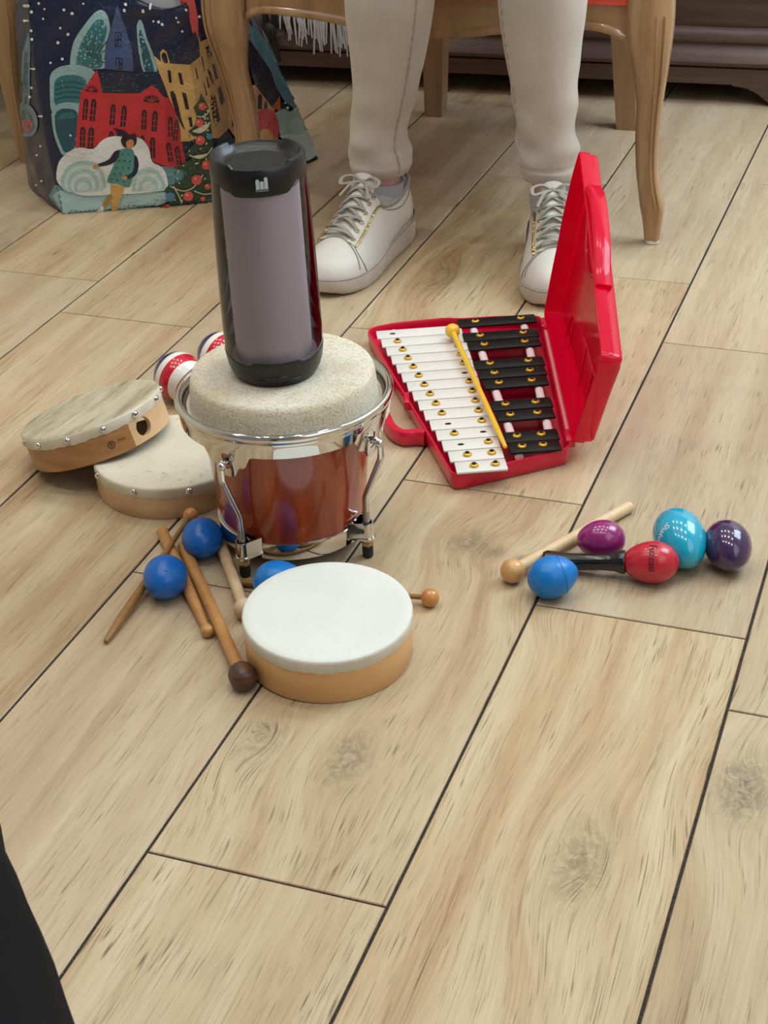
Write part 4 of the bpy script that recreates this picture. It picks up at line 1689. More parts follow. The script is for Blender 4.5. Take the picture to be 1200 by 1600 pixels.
# ------------------------------------------------------------------ glockenspiel in its red case
def build_glockenspiel():
    e = V3((0.3426, -0.9395, 0)).normalized()          # along the hinge, towards the camera
    ex = V3((-0.9395, -0.3426, 0)).normalized()        # from the hinge across the case
    O = V3((-0.3507, 1.8206, 0))
    base = V3((-.42, 1.66, 0))
    t = thing('glockenspiel', 'toy glockenspiel of white and black bars in an open red plastic case', 'glockenspiel', base)
    Mb = Matrix((ex, e, V3((0, 0, 1)))).transposed().to_4x4()
    Mb.translation = O

    def mm(pts):
        return [(p[0] / 1000, p[1] / 1000, *( [p[2] / 1000] if len(p) > 2 else [])) for p in pts]
    outline = round_poly(mm([(0, -15, 14), (60, -18, 40), (104, -15, 40), (124, -19, 40), (190, -10, 40), (226, 6, 22), (196, 132, 15), (160, 276, 20), (131, 394, 14), (0, 342, 12)]), .012, 6)
    H = .0205
    g = G()
    rows = [(.006, .0), (.002, .0012), (.0008, .004), (.0, H - .001), (.0006, H), (.0026, H), (.0032, H - .001), (.0042, .0055)]
    rings = [[V3((p[0], p[1], z)) for p in inset(outline, i)] for i, z in rows]
    g.loft(rings, M=Mb)
    # inner ribs under the bars
    for (u0, v0, u1, v1) in ((188, 30, 118, 366), (112, 20, 88, 360), (88, 4, 60, 345), (24, 2, 20, 330)):
        d = V3((u1 - u0, v1 - v0, 0)).normalized()
        nx = V3((-d.y, d.x, 0)) * .0035
        a, b = V3((u0 / 1000, v0 / 1000, 0)), V3((u1 / 1000, v1 / 1000, 0))
        r = [a + nx, a - nx, b - nx, b + nx]
        g.loft([[p + V3((0, 0, .005)) for p in r], [p + V3((0, 0, .0155)) for p in r]], smooth=False, M=Mb)
    g.build('case_body', MT['red_plastic'], t, base, sharp=45)
    # handle loop of the body
    hp = [(196, 132), (203, 142), (209, 160), (207, 200), (201, 240), (194, 268), (182, 284), (166, 284), (157, 287)]
    def handle(M, z0, z1, name, mat, par):
        g = G()
        c = spline([(p[0] / 1000, p[1] / 1000, 0) for p in hp], 5)
        rings = []
        for i, p in enumerate(c):
            a, b = c[max(i - 1, 0)], c[min(i + 1, len(c) - 1)]
            d = (b - a).normalized()
            nx = V3((-d.y, d.x, 0))
            w = .0052
            sec = [(-w, z0 + .002), (-w + .002, z0), (w - .002, z0), (w, z0 + .002), (w, z1 - .002), (w - .002, z1), (-w + .002, z1), (-w, z1 - .002)]
            rings.append([p + nx * s + V3((0, 0, z)) for s, z in sec])
        g.loft(rings, M=M)
        return g.build(name, mat, par, base, sharp=45)
    handle(Mb, .002, H - .001, 'handle', MT['red_plastic'], t)
    g = G()
    g.box((.1735, .196, .012), (.1795, .222, H + .003), bev=.001, M=Mb)
    g.build('clasp', MT['red_plastic'], t, base)
    # felt strips
    for (u0, v0, u1, v1, w) in ((190, 12, 116, 376, 3.2), (113, 6, 86, 372, 3.2), (91, -4, 57, 354, 4.0), (25, -8, 19, 341, 4.0)):
        a, b = V3((u0 / 1000, v0 / 1000, 0)), V3((u1 / 1000, v1 / 1000, 0))
        zf = .0172 if w < 4 else .0185
        g = G()
        g.tube([Mb @ (a + V3((0, 0, zf))), Mb @ (b + V3((0, 0, zf)))], w / 1000 * 1.25, 10, flat=.8, up=(0, 0, 1))
        g.build('felt_strip', MT['felt'], t, base)
    # bars
    def bar(uL, uR, v, w, z, mat, pins, holes):
        """uL, uR: ends; v: centre at the left end; bars run slightly askew"""
        L = (uL - uR) / 1000
        k = math.radians(4.6)
        org = Mb @ V3((uL / 1000, v / 1000, z))
        xd = (-ex * math.cos(k) - e * math.sin(k)).normalized()
        Mx = axis_matrix(org, (0, 0, 1), xd)
        g = G()
        w2 = w / 2000
        poly = round_poly([(0, -w2), (L, -w2), (L, w2), (0, w2)], .0012, 2)
        g.prism(poly, 0, .0026, bev=.0004, M=Mx)
        o = g.build('bar', mat, t, base)
        for s in holes:
            g = G()
            g.lathe([(.0, .00266), (.0030, .00268), (.0030, .00264)], 18, Mx @ Matrix.Translation((s / 1000, 0, 0)) @ Matrix.Diagonal((1.25, .8, 1, 1)))
            g.build('nail_hole', MT['pin_dark'], o, base)
        for s in pins:
            g = G()
            m2 = Mx @ Matrix.Translation((s / 1000, 0, .0026))
            g.lathe([(.0040, 0), (.0048, .0006), (.0048, .0018), (.0040, .0026), (.0026, .0030), (.0022, .0024), (.0022, .001)], 18, m2, caps=(False, False))
            g.build('pin', MT['pin_gold'], o, base)
            g = G()
            g.lathe([(.0023, .0005), (.0024, .0032), (.0021, .0042), (.001, .0047), (.0, .0048)], 12, m2)
            g.build('nail_head', MT['pin_dark'], o, base)
    # white bars
    for i in range(15):
        uL = 211 - 6.0 * i
        uR = interp([(0, 104), (1, 101), (14, 72)], i)
        v = 32.5 + 24.8 * i
        L = uL - uR
        pins, holes = [20, L - 12], []
        if i in (0, 10, 12):
            pins, holes = [L - 12], [20]
        if i in (5, 11):
            pins, holes = [20], [L - 14]
        bar(uL, uR, v, 23.2, .0205, MT['white_bar'], pins, holes)
    for i, v in enumerate((11, 54, 80, 134.5, 160.5, 187, 243, 269, 320, 344)):
        uL = interp([(0, 108), (9, 67)], i) + 0
        uR = interp([(0, 9), (9, 11)], i)
        L = uL - uR
        bar(uL, uR, v, 23.5, .0225, MT['black_bar'], [interp([(0, 22), (9, 14)], i), L - 19], [])
    # hinge edge and knuckles
    g = G()
    g.box((-.0016, .03, H - .004), (.0012, .30, H + .0014), M=Mb)
    g.build('hinge_edge', MT['pale_edge'], t, base)
    for v in (.006, .308):
        g = G()
        g.box((-.006, v, H - .006), (.004, v + .022, H + .004), bev=.001, M=Mb)
        g.tube([Mb @ V3((-.001, v - .004, H + .001)), Mb @ V3((-.001, v + .028, H + .001))], .003, 10)
        g.build('hinge', MT['red_plastic'], t, base)
    # lid, swung open on the hinge
    T = math.radians(80)
    d = -ex * math.cos(T) + V3((0, 0, 1)) * math.sin(T)
    nrm = -ex * math.sin(T) - V3((0, 0, 1)) * math.cos(T)       # away from the case: the outer face
    Ml = Matrix((d, e, nrm)).transposed().to_4x4()
    Ml.translation = O + V3((0, 0, H + .0005)) - ex * .002
    HL = .023
    lo = round_poly(mm([(1, -13, 10), (60, -18, 40), (104, -15, 40), (124, -19, 40), (190, -10, 40), (226, 6, 10), (196, 132, 15), (160, 276, 20), (131, 386, 10), (1, 336, 10)]), .012, 6)
    g = G()
    rows = [(.0030, .0), (.0004, .0), (.0, .001), (.0, HL * .55), (.0018, HL * .56), (.0022, HL - .003), (.005, HL)]
    rings = [[V3((p[0], p[1], z)) for p in inset(lo, i)] for i, z in rows]
    inner = [[V3((p[0], p[1], z)) for p in inset(lo, i)] for i, z in ((.0052, HL - .0022), (.0030, .001))]
    g.loft(rings, caps=(False, True), M=Ml)
    g.loft([inner[0], inner[1], rings[0]], caps=(True, False), M=Ml)
    lid = g.build('lid', MT['red_lid'], t, base, sharp=45)
    # raised and moulded details inside the lid
    g = G()
    zi = HL - .0030
    for (cu_, cv, ru, rv, tilt) in ((150, 105, 30, 60, .25), (135, 230, 24, 62, .3)):
        loop = []
        for k in range(40):
            a = 2 * PI * k / 40
            x, y = ru * math.cos(a) * (1 - .35 * math.sin(a) ** 2), rv * math.sin(a)
            loop.append(Ml @ V3(((cu_ + x * math.cos(tilt) - y * math.sin(tilt)) / 1000, (cv + x * math.sin(tilt) + y * math.cos(tilt)) / 1000, zi)))
        g.tube(loop, .0032, 8, closed=True)
        g.build('moulded_ring', MT['red_lid'], lid, base)
        g = G()
    for (u0, v0, u1, v1) in ((4, 60, 40, 75), (4, 95, 40, 95), (4, 300, 40, 285), (60, 180, 60, 330), (4, 200, 60, 200), (4, 262, 60, 262)):
        g = G()
        g.tube([Ml @ V3((u0 / 1000, v0 / 1000, zi)), Ml @ V3((u1 / 1000, v1 / 1000, zi))], .0014, 6)
        g.build('moulded_rib', MT['red_lid'], lid, base)
    hp2 = [(202, 92), (210, 102), (211, 130), (206, 160), (188, 215), (168, 250), (160, 272)]
    hp[:] = hp2
    handle(Ml, .0005, HL * .8, 'lid_handle', MT['red_lid'], lid)
    # embossed panel on the outer face
    g = G()
    pan = inset(lo, .018)
    g.loft([[V3((p[0], p[1], HL - .0005)) for p in pan], [V3((p[0], p[1], HL + .0012)) for p in inset(pan, .0012)]], M=Ml)
    g.build('embossed_panel', MT['red_lid'], lid, base)
    # yellow mallet lying on the bars
    A, B = at(790, 699, .0305), at(707, 517, .0365)
    build_stick('mallet', 'small yellow plastic mallet lying across the glockenspiel bars', 'mallet', A, B, .0024, .0034, .0092, MT['yellow'], MT['yellow'],
                taper=[(0, .0022), (.06, .0022), (.08, .0032), (1, .0033)])


build_glockenspiel()


# ------------------------------------------------------------------ seated person: legs, trousers, socks, sneakers
def skinned(joints, edges, radii, root=0, levels=2):
    me = bpy.data.meshes.new('body')
    me.from_pydata([tuple(j) for j in joints], edges, [])
    o = bpy.data.objects.new('body', me)
    COL.objects.link(o)
    md = o.modifiers.new('skin', 'SKIN')
    for i, r in enumerate(radii):
        sv = me.skin_vertices[0].data[i]
        sv.radius = (r, r)
        sv.use_root = (i == root)
    sb = o.modifiers.new('sub', 'SUBSURF')
    sb.levels = sb.render_levels = levels
    dg = bpy.context.evaluated_depsgraph_get()
    out = bpy.data.meshes.new_from_object(o.evaluated_get(dg))
    bpy.data.objects.remove(o)
    out.polygons.foreach_set('use_smooth', [True] * len(out.polygons))
    return out


def mesh_obj(name, me, mat, parent, base):
    me.transform(Matrix.Translation(-V3(base)))
    me.materials.clear()
    me.materials.append(mat)
    o = bpy.data.objects.new(name, me)
    COL.objects.link(o)
    o.parent = parent
    return o


SHOE_L = .262
SOLE_W = [(0, .004), (.015, .016), (.05, .0265), (.12, .0335), (.25, .0355), (.42, .0375), (.58, .0440), (.70, .0475), (.80, .0465), (.88, .0415), (.94, .0320), (.98, .0195), (1.0, .004)]


def build_sneaker(par, base, heel, toe, side):
    """side: +1 when the outer side of the foot is on the left of the picture"""
    heel, toe = V3(heel), V3(toe)
    yd = (toe - heel)
    L = yd.length
    yd.normalize()
    xd = yd.cross(V3((0, 0, 1))).normalized()
    Mx = Matrix((xd, yd, V3((0, 0, 1)))).transposed().to_4x4()
    Mx.translation = heel

    def wid(s):
        return smooth_interp(SOLE_W, s) * L / SHOE_L

    def cen(s):
        return -.002 * side * math.sin(PI * min(1, s * 1.1))

    def thick(s):
        return smooth_interp([(0, .034), (.2, .033), (.4, .030), (.55, .0265), (.75, .0235), (.9, .0235), (1, .026)], s)

    def lift(s):
        return smooth_interp([(0, .003), (.06, .0), (.78, .0), (.9, .002), (1, .008)], s)
    S = [0, .004, .015, .03, .05, .08, .12, .17, .23, .3, .37, .44, .5, .56, .62, .68, .74, .79, .84, .88, .91, .94, .965, .985, .996, 1.0]
    # sole
    outl = [(cen(s) + wid(s), s) for s in S] + [(cen(s) - wid(s), s) for s in S[::-1]]
    g = G()
    rings = []
    for f, grow in ((0, -.004), (.06, -.001), (.3, .001), (.8, .0022), (.97, .0018), (1.0, .0006), (1.0, -.004)):
        ring = []
        for x, s in outl:
            c = cen(s)
            w = abs(x - c)
            xx = c + math.copysign(max(.001, w + grow), x - c)
            yy = s * L + (grow if s > .95 else (-grow if s < .03 else 0))
            ring.append(V3((xx, yy, lift(s) + (thick(s) - lift(s)) * f)))
        rings.append(ring)
    g.loft(rings, M=Mx)
    # upper
    ZT = [(0, .100), (.05, .099), (.12, .092), (.22, .085), (.32, .086), (.40, .092), (.45, .104), (.50, .1055), (.55, .099), (.62, .087), (.70, .075), (.78, .064), (.86, .056), (.92, .050), (.96, .043), (.985, .034), (1.0, .026)]
    EXP = [(0, 2.6), (.35, 2.8), (.5, 2.2), (.7, 2.15), (1, 2.3)]

    def U(s, deg, off=0.0):
        a = math.radians(deg)
        w = max(.002, wid(s) - .0012 + off)
        zb = thick(s) - .004
        zt = smooth_interp(ZT, s) + off
        n = interp(EXP, s)
        c, q = math.cos(a), math.sin(a)
        x = math.copysign(abs(c) ** (2 / n), c) * w
        z = abs(q) ** (2 / n) * (zt - zb)
        # the shaft narrows upwards
        k = z / max(.001, zt - zb)
        nar = interp([(0, .0), (.3, .06), (.5, .22), (.75, .12), (1, .05)], s)
        x *= 1 - nar * k ** 1.5
        return Mx @ V3((cen(s) + x, s * L + (.004 * k if s < .05 else 0) * -1, zb + z))
    SU = [.004, .012, .025, .045, .07, .1, .14, .18, .22, .26, .3, .34, .38, .42, .45, .48, .51, .54, .58, .62, .66, .7, .74, .78, .82, .86, .89, .92, .945, .965, .98, .99, .996]
    degs = [180 * k / 40 for k in range(41)]
    gu = G()
    rings = [[U(s, dg) for dg in degs] for s in SU]
    nn = len(degs)
    vs = [p for r in rings for p in r]
    fs, ms = [], []
    for i in range(len(SU) - 1):
        for j in range(nn - 1):
            fs.append((i * nn + j, i * nn + j + 1, (i + 1) * nn + j + 1, (i + 1) * nn + j))
            dmid = (degs[j] + degs[j + 1]) / 2
            lin_ = SU[i] < .44 and 48 < dmid < 132
            ms.append(1 if lin_ else 0)
    gu.add(vs, fs, ms)
    sneaker = gu.build('sneaker', [MT['leather'], MT['lining']], par, base, sharp=0)
    sneaker['label'] = 'white leather sneaker with grey laces and gold trim'
    sole = g.build('sole', MT['sole'], sneaker, base, sharp=45)
    g = G()
    g.tube([Mx @ V3((cen(s) + math.copysign(max(.001, abs(x - cen(s)) + .0012), x - cen(s)), s * L + (.001 if s > .95 else (-.001 if s < .03 else 0)), thick(s) + .0004)) for x, s in outl], .0010, 6, closed=True)
    g.build('welt', MT['seam'], sneaker, base)
    # padded collar rim
    g = G()
    loop = []
    for s in (.44, .40, .34, .28, .22, .16, .1, .06, .03):
        loop.append(U(s, 50, .0004))
    loop.append(U(.006, 62, .0006))
    loop.append(U(.006, 90, .0006))
    loop.append(U(.006, 118, .0006))
    for s in (.03, .06, .1, .16, .22, .28, .34, .40, .44):
        loop.append(U(s, 130, .0004))
    g.tube(spline([tuple(p) for p in loop], 4), .0036, 10)
    g.build('collar', MT['lining'], sneaker, base)
    # tongue
    g = G()
    rows = []
    for s, hgt in ((.62, .002), (.55, .003), (.49, .006), (.455, .016), (.44, .026)):
        rows.append([U(s, dg, .0008) + V3((0, 0, hgt)) for dg in (62, 70, 80, 90, 100, 110, 118)])
    rb = [[p - V3((0, 0, .004)) - yd * .003 for p in r] for r in rows]
    g.loft([r + q[::-1] for r, q in zip(rows, rb)])
    g.build('tongue', MT['leather'], sneaker, base)
    # eyestays: raised strips with gold piping
    for sd in (1, -1):
        def D(dg):
            return dg if sd == 1 else 180 - dg
        g = G()
        rows = []
        for k in range(15):
            s = .43 + (.775 - .43) * k / 14
            lo = interp([(0, 47), (.5, 50), (1, 52)], k / 14)
            hi = interp([(0, 70), (.8, 72), (1, 70)], k / 14)
            rows.append([U(s, D(lo + (hi - lo) * q / 6), .0006 + .0012 * math.sin(PI * q / 6)) for q in range(7)])
        g.loft(rows, closed=False)
        g.build('eyestay', MT['leather'], sneaker, base, sharp=0)
        g = G()
        g.tube(spline([tuple(U(.415 + (.77 - .415) * k / 9, D(interp([(0, 44), (.5, 47), (1, 50)], k / 9)), .0008)) for k in range(10)], 4), [.0022] * 37, 8, flat=.6)
        g.build('gold_piping', MT['gold'], sneaker, base)
        g = G()
        g.tube(spline([tuple(U(s, D(dg), .0005)) for s, dg in ((.775, 51), (.785, 40), (.79, 28), (.785, 14), (.78, 4))], 4), .0007, 6)
        g.build('seam_line', MT['seam'], sneaker, base)
        g = G()
        g.tube(spline([tuple(U(s, D(dg), .0005)) for s, dg in ((.40, 42), (.30, 36), (.2, 34), (.1, 38), (.03, 44))], 4), .0007, 6)
        g.build('seam_line', MT['seam'], sneaker, base)
        g = G()
        rows = []
        for k in range(13):
            s = .01 + .47 * k / 12
            zt = thick(s) + .0005
            w = wid(s) + .0014
            rows.append([Mx @ V3((cen(s) + sd * w, s * L, zt)), Mx @ V3((cen(s) + sd * (w - .0004), s * L, zt + interp([(0, .010), (.6, .005), (1, .001)], k / 12)))])
        g.loft(rows, closed=False)
        g.build('silver_trim', MT['silver'], sneaker, base)
    # toe cap seam
    g = G()
    g.tube(spline([tuple(U(smooth_interp([(0, .83), (.25, .79), (.5, .765), (.75, .79), (1, .83)], k / 12), 14 + 152 * k / 12, .0005)) for k in range(13)], 3), .0008, 6)
    g.build('toe_seam', MT['seam'], sneaker, base)
    # heel tab
    g = G()
    rows = []
    for s in (.004, .012, .03, .055):
        rows.append([U(s, 22 + (158 - 22) * q / 16, .0010) for q in range(17)])
    g.loft(rows, closed=False)
    g.build('heel_tab', MT['silver'], sneaker, base, sharp=0)
    # eyelets and laces
    se = [.475, .53, .585, .64, .695, .748]
    for s in se:
        for dg in (61, 119):
            p, q = U(s, dg, .0018), U(s, dg, .006)
            m2 = axis_matrix(p, q - p + V3((0, 0, .004)))
            g = G()
            g.tube([m2 @ V3((.0031 * math.cos(2 * PI * k / 16), .0031 * math.sin(2 * PI * k / 16), 0)) for k in range(16)], .0009, 6, closed=True)
            g.build('eyelet', MT['gold'], sneaker, base)
    g = G()
    for i in range(len(se)):
        for sd in (1, -1):
            s0 = se[i]
            s1 = se[i - 1] if i > 0 else se[0] - .03
            pts = []
            for k in range(7):
                f = k / 6
                dg = 61 + (119 - 61) * f * .95
                if sd == -1:
                    dg = 180 - dg
                hgt = .0022 + .0045 * math.sin(PI * f) + (.0016 if sd == 1 else 0)
                ss_ = s0 + (s1 - s0) * (f ** 1.3)
                if i == len(se) - 1 and sd == 1:
                    ss_ = s0 + .006 * math.sin(PI * f)
                pts.append(tuple(U(ss_, dg, hgt)))
            g.tube(spline(pts, 3), .0032, 8, flat=.42, up=(0, 0, 1))
    # bow
    c = U(.455, 90, .012)
    for sd in (1, -1):
        g.tube(spline([tuple(c), tuple(c + xd * sd * .014 + V3((0, 0, .008))), tuple(c + xd * sd * .028 + yd * .006 + V3((0, 0, .006))), tuple(c + xd * sd * .026 + yd * .016), tuple(c + xd * sd * .010 + yd * .008 + V3((0, 0, .002)))], 5), .003, 8, flat=.5, up=(0, 0, 1))
        g.tube(spline([tuple(c), tuple(c + xd * sd * .012 + yd * .012 + V3((0, 0, .001))), tuple(c + xd * sd * .022 + yd * .030 - V3((0, 0, .012)))], 5), .0026, 8, flat=.5, up=(0, 0, 1))
    g.sphere(c, .005, 12)
    g.build('laces', MT['lace'], sneaker, base)
    return sneaker


def build_person():
    base = V3((-.53, 2.25, 0))
    t = thing('person', 'person seated on the chair in beige trousers and white sneakers, seen from the shins down', 'person', base)
    aL, aR = V3((-.6510, 2.066, .085)), V3((-.4096, 2.078, .085))
    kL, kR = V3((-.640, 2.03, .50)), V3((-.425, 2.03, .51))
    hL, hR = V3((-.66, 2.47, .53)), V3((-.53, 2.47, .53))
    pel = V3((-.595, 2.52, .55))
    tL, tR = V3((-.652, 2.060, .055)), V3((-.4085, 2.070, .055))
    joints = [pel, hL, (hL + kL) / 2, kL, (kL + aL) / 2 + V3((0, .0, .03)), aL, tL, hR, (hR + kR) / 2, kR, (kR + aR) / 2 + V3((0, .0, .03)), aR, tR, V3((-.595, 2.56, .72)), V3((-.595, 2.58, .9))]
    ed = [(0, 1), (1, 2), (2, 3), (3, 4), (4, 5), (5, 6), (0, 7), (7, 8), (8, 9), (9, 10), (10, 11), (11, 12), (0, 13), (13, 14)]
    ra = [.08, .062, .05, .034, .028, .0255, .018, .062, .05, .034, .028, .0255, .018, .09, .10]
    mesh_obj('body', skinned(joints, ed, ra), MT['skin'], t, base)
    # trousers: one loft per leg from hem to hip, joined at the seat
    def leg(rows, y_of, knee, hip, nm_seed):
        rng = random.Random(nm_seed)
        cs = []
        for xl, xr, py in rows:
            a = aty(xl, py, 2.08)
            y = y_of(a.z)
            a, b = aty(xl, py, y), aty(xr, py, y)
            cs.append([(a.z + b.z) / 2, (a.x + b.x) / 2, y, (b.x - a.x) / 2 * .985])
        cs.sort()
        zt = [(c[0], c[1]) for c in cs]
        yt = [(c[0], c[2]) for c in cs]
        wt = [(c[0], c[3]) for c in cs]
        z0, z1 = cs[0][0], cs[-1][0]
        N = 56
        rings = []
        ph = [rng.random() * 6 for _ in range(8)]
        M_ = 90
        for i in range(M_ + 1):
            z = z0 + (z1 - z0) * i / M_
            cx, cy, w = smooth_interp(zt, z), smooth_interp(yt, z), smooth_interp(wt, z)
            ring = []
            for k in range(N):
                a = 2 * PI * k / N
                h = z - z0
                amp = .0027 * math.exp(-((h - .040) / .024) ** 2) + .0011 * math.exp(-((h - .1) / .05) ** 2)
                wr = math.sin(h * 105 + 2 * a + 1.6 * math.sin(a + ph[0]) + ph[1]) * (.6 + .4 * math.sin(a * 2 + ph[2])) + .6 * math.sin(h * 95 + 3.1 * math.sin(a + ph[3]) + ph[4])
                long_ = .0012 * math.sin(3 * a + ph[5] + h * 9)
                d = amp * wr + long_
                if h < .018:
                    d = d * .3 + .0014
                if abs(h - .0195) < .0018:
                    d -= .0014
                if h < .003:
                    d -= .001
                # side seam with small puckers
                da = (a - nm_seam + PI) % (2 * PI) - PI
                d += .0016 * math.exp(-(da / .07) ** 2) * (1 + .5 * math.sin(h * 420))
                ring.append(V3((cx + (w + d) * math.cos(a), cy + (w * .98 + d) * math.sin(a), z)))
            seam_pts[-1].append(V3((cx + (w + .0012) * math.cos(nm_seam), cy + (w * .98 + .0012) * math.sin(nm_seam), z)))
            rings.append(ring)
        # round the knee and run back to the hip
        c0 = V3((smooth_interp(zt, z1), smooth_interp(yt, z1), z1))
        w0 = smooth_interp(wt, z1)
        path = spline([tuple(c0), tuple(c0 + (knee - c0) * .55), tuple(knee + V3((0, .01, -.01))), tuple(knee + (hip - knee) * .12 + V3((0, 0, .016))), tuple(knee + (hip - knee) * .5 + V3((0, 0, .015))), tuple(hip)], 6)
        for i in range(1, len(path)):
            p = path[i]
            tg = (path[min(i + 1, len(path) - 1)] - path[i - 1]).normalized()
            xa = V3((1, 0, 0))
            ya = tg.cross(xa).normalized() * 1
            w = w0 + (.085 - w0) * min(1, i / (len(path) * .75))
            ring = [p + xa * w * math.cos(2 * PI * k / N) - ya * -w * math.sin(2 * PI * k / N) for k in range(N)]
            rings.append(ring)
        return rings
    rowsL = [(541, 678, -90), (541, 677, -30), (541, 676, 0), (543, 672, 30), (546, 667, 60), (550, 659, 100), (552, 650, 140), (550, 641, 175), (547, 634, 205), (546, 634, 222), (547, 641, 238), (549, 642, 250), (552, 638, 262), (556, 634, 268)]
    rowsR = [(776, 922, -90), (779, 919, -30), (780, 918, 0), (783, 915, 30), (787, 911, 60), (794, 907, 100), (801, 904, 140), (806, 902, 175), (809, 901, 205), (811, 902, 226), (812, 904, 242), (814, 905, 254), (817, 904, 268), (820, 900, 277)]
    seam_pts = [[]]
    g = G()
    nm_seam = -.62
    g.loft(leg(rowsL, lambda z: 2.072 - .10 * max(0, z - .1), kL, hL, 5), caps=(False, True))
    nm_seam = PI + .66
    seam_pts.append([])
    g.loft(leg(rowsR, lambda z: 2.082 - .10 * max(0, z - .1), kR, hR, 9), caps=(False, True))
    g.sphere((-.595, 2.53, .555), .1, 24, sc=(1.75, 1.35, 1.15))
    tr = g.build('trousers', MT['trousers'], t, base, sharp=0)
    for sp in seam_pts:
        g = G()
        q = spline([tuple(p + V3((.0007 * math.sin(i * 2.9), 0, 0))) for i, p in enumerate(sp)], 2)
        g.tube(q, [.0010 + .0004 * math.sin(i * 1.1) for i in range(len(q))], 6)
        g.build('seam', MT['trouser_seam'], tr, base)
    # a jumper over the waist, above the frame
    g = G()
    g.loft([[V3((-.595 + a * math.cos(2 * PI * k / 32), 2.555 + b * math.sin(2 * PI * k / 32) + c, z)) for k in range(32)] for z, a, b, c in ((.60, .175, .135, 0), (.66, .17, .13, .0), (.78, .155, .115, .01), (.92, .17, .12, .02), (1.0, .18, .12, .03))])
    g.build('jumper', MT['grey_cloth'], t, base)
    for (a, ax, ay) in ((aL, .0325, .0), (aR, .0335, .0)):
        g = G()
        rings = []
        for z, w, oy in ((.050, .025, .0), (.07, .0262, .0), (.08, .027, .0), (.092, .0283, .0), (.0965, .029, .0), (.0965, .026, .0)):
            rings.append([V3((a.x + w * math.cos(2 * PI * k / 32), a.y + oy + w * 1.12 * math.sin(2 * PI * k / 32), z)) for k in range(32)])
        g.loft(rings)
        g.build('sock', MT['sock'], t, base)
    build_sneaker(t, base, (-.6445, 2.118, 0), (-.6750, 1.857, 0), 1)
    build_sneaker(t, base, (-.4215, 2.137, 0), (-.3525, 1.895, 0), -1)


build_person()


# ------------------------------------------------------------------ the knee of a second person at the lower left corner
def build_near_person():
    base = V3((-.25, .1, 0))
    t = thing('person', 'person sitting at the lower left in black trousers, only a knee showing', 'person', base)
    K, Hh = V3((-.236, .3225, .470)), V3((.061, -.002, .500))
    A = V3((-.27, .25, .08))
    Tt = V3((-.30, .40, .03))
    me = skinned([Hh, (K + Hh) / 2, K, (K + A) / 2, A, Tt], [(0, 1), (1, 2), (2, 3), (3, 4), (4, 5)], [.085, .07, .055, .05, .035, .025])
    mesh_obj('body', me, MT['skin'], t, base)
    g = G()
    path = spline([tuple(Hh), tuple((K + Hh) / 2 + V3((0, 0, .008))), tuple(K + (Hh - K) * .18 + V3((0, 0, .006))), tuple(K + V3((-.010, .012, -.010))), tuple(K + (A - K) * .2 + V3((0, .012, 0))), tuple((K + A) / 2), tuple(A + V3((0, 0, .02)))], 7)
    rings = []
    for i, p in enumerate(path):
        tg = (path[min(i + 1, len(path) - 1)] - path[max(i - 1, 0)]).normalized()
        xa = V3((.9, .42, 0)).normalized()
        xa = (xa - tg * xa.dot(tg)).normalized()
        ya = tg.cross(xa)
        u = i / (len(path) - 1)
        w = interp([(0, .082), (.3, .076), (.5, .074), (.6, .068), (.8, .062), (1, .056)], u)
        rings.append([p + xa * (w + .002 * math.sin(5 * 2 * PI * k / 40 + u * 30)) * math.cos(2 * PI * k / 40) + ya * w * math.sin(2 * PI * k / 40) for k in range(40)])
    g.loft(rings)
    g.build('trousers', MT['black_cloth'], t, base, sharp=0)
    g = G()
    g.loft([[V3((A.x + .037 * math.cos(a) * s, A.y + .04 + (.11 if math.sin(a) > 0 else .075) * math.sin(a) * s, z)) for a in [2 * PI * k / 32 for k in range(32)]] for z, s in ((0, .95), (.004, 1), (.03, 1), (.06, .8), (.075, .5))])
    g.build('shoe', MT['black_rubber'], t, base)


build_near_person()


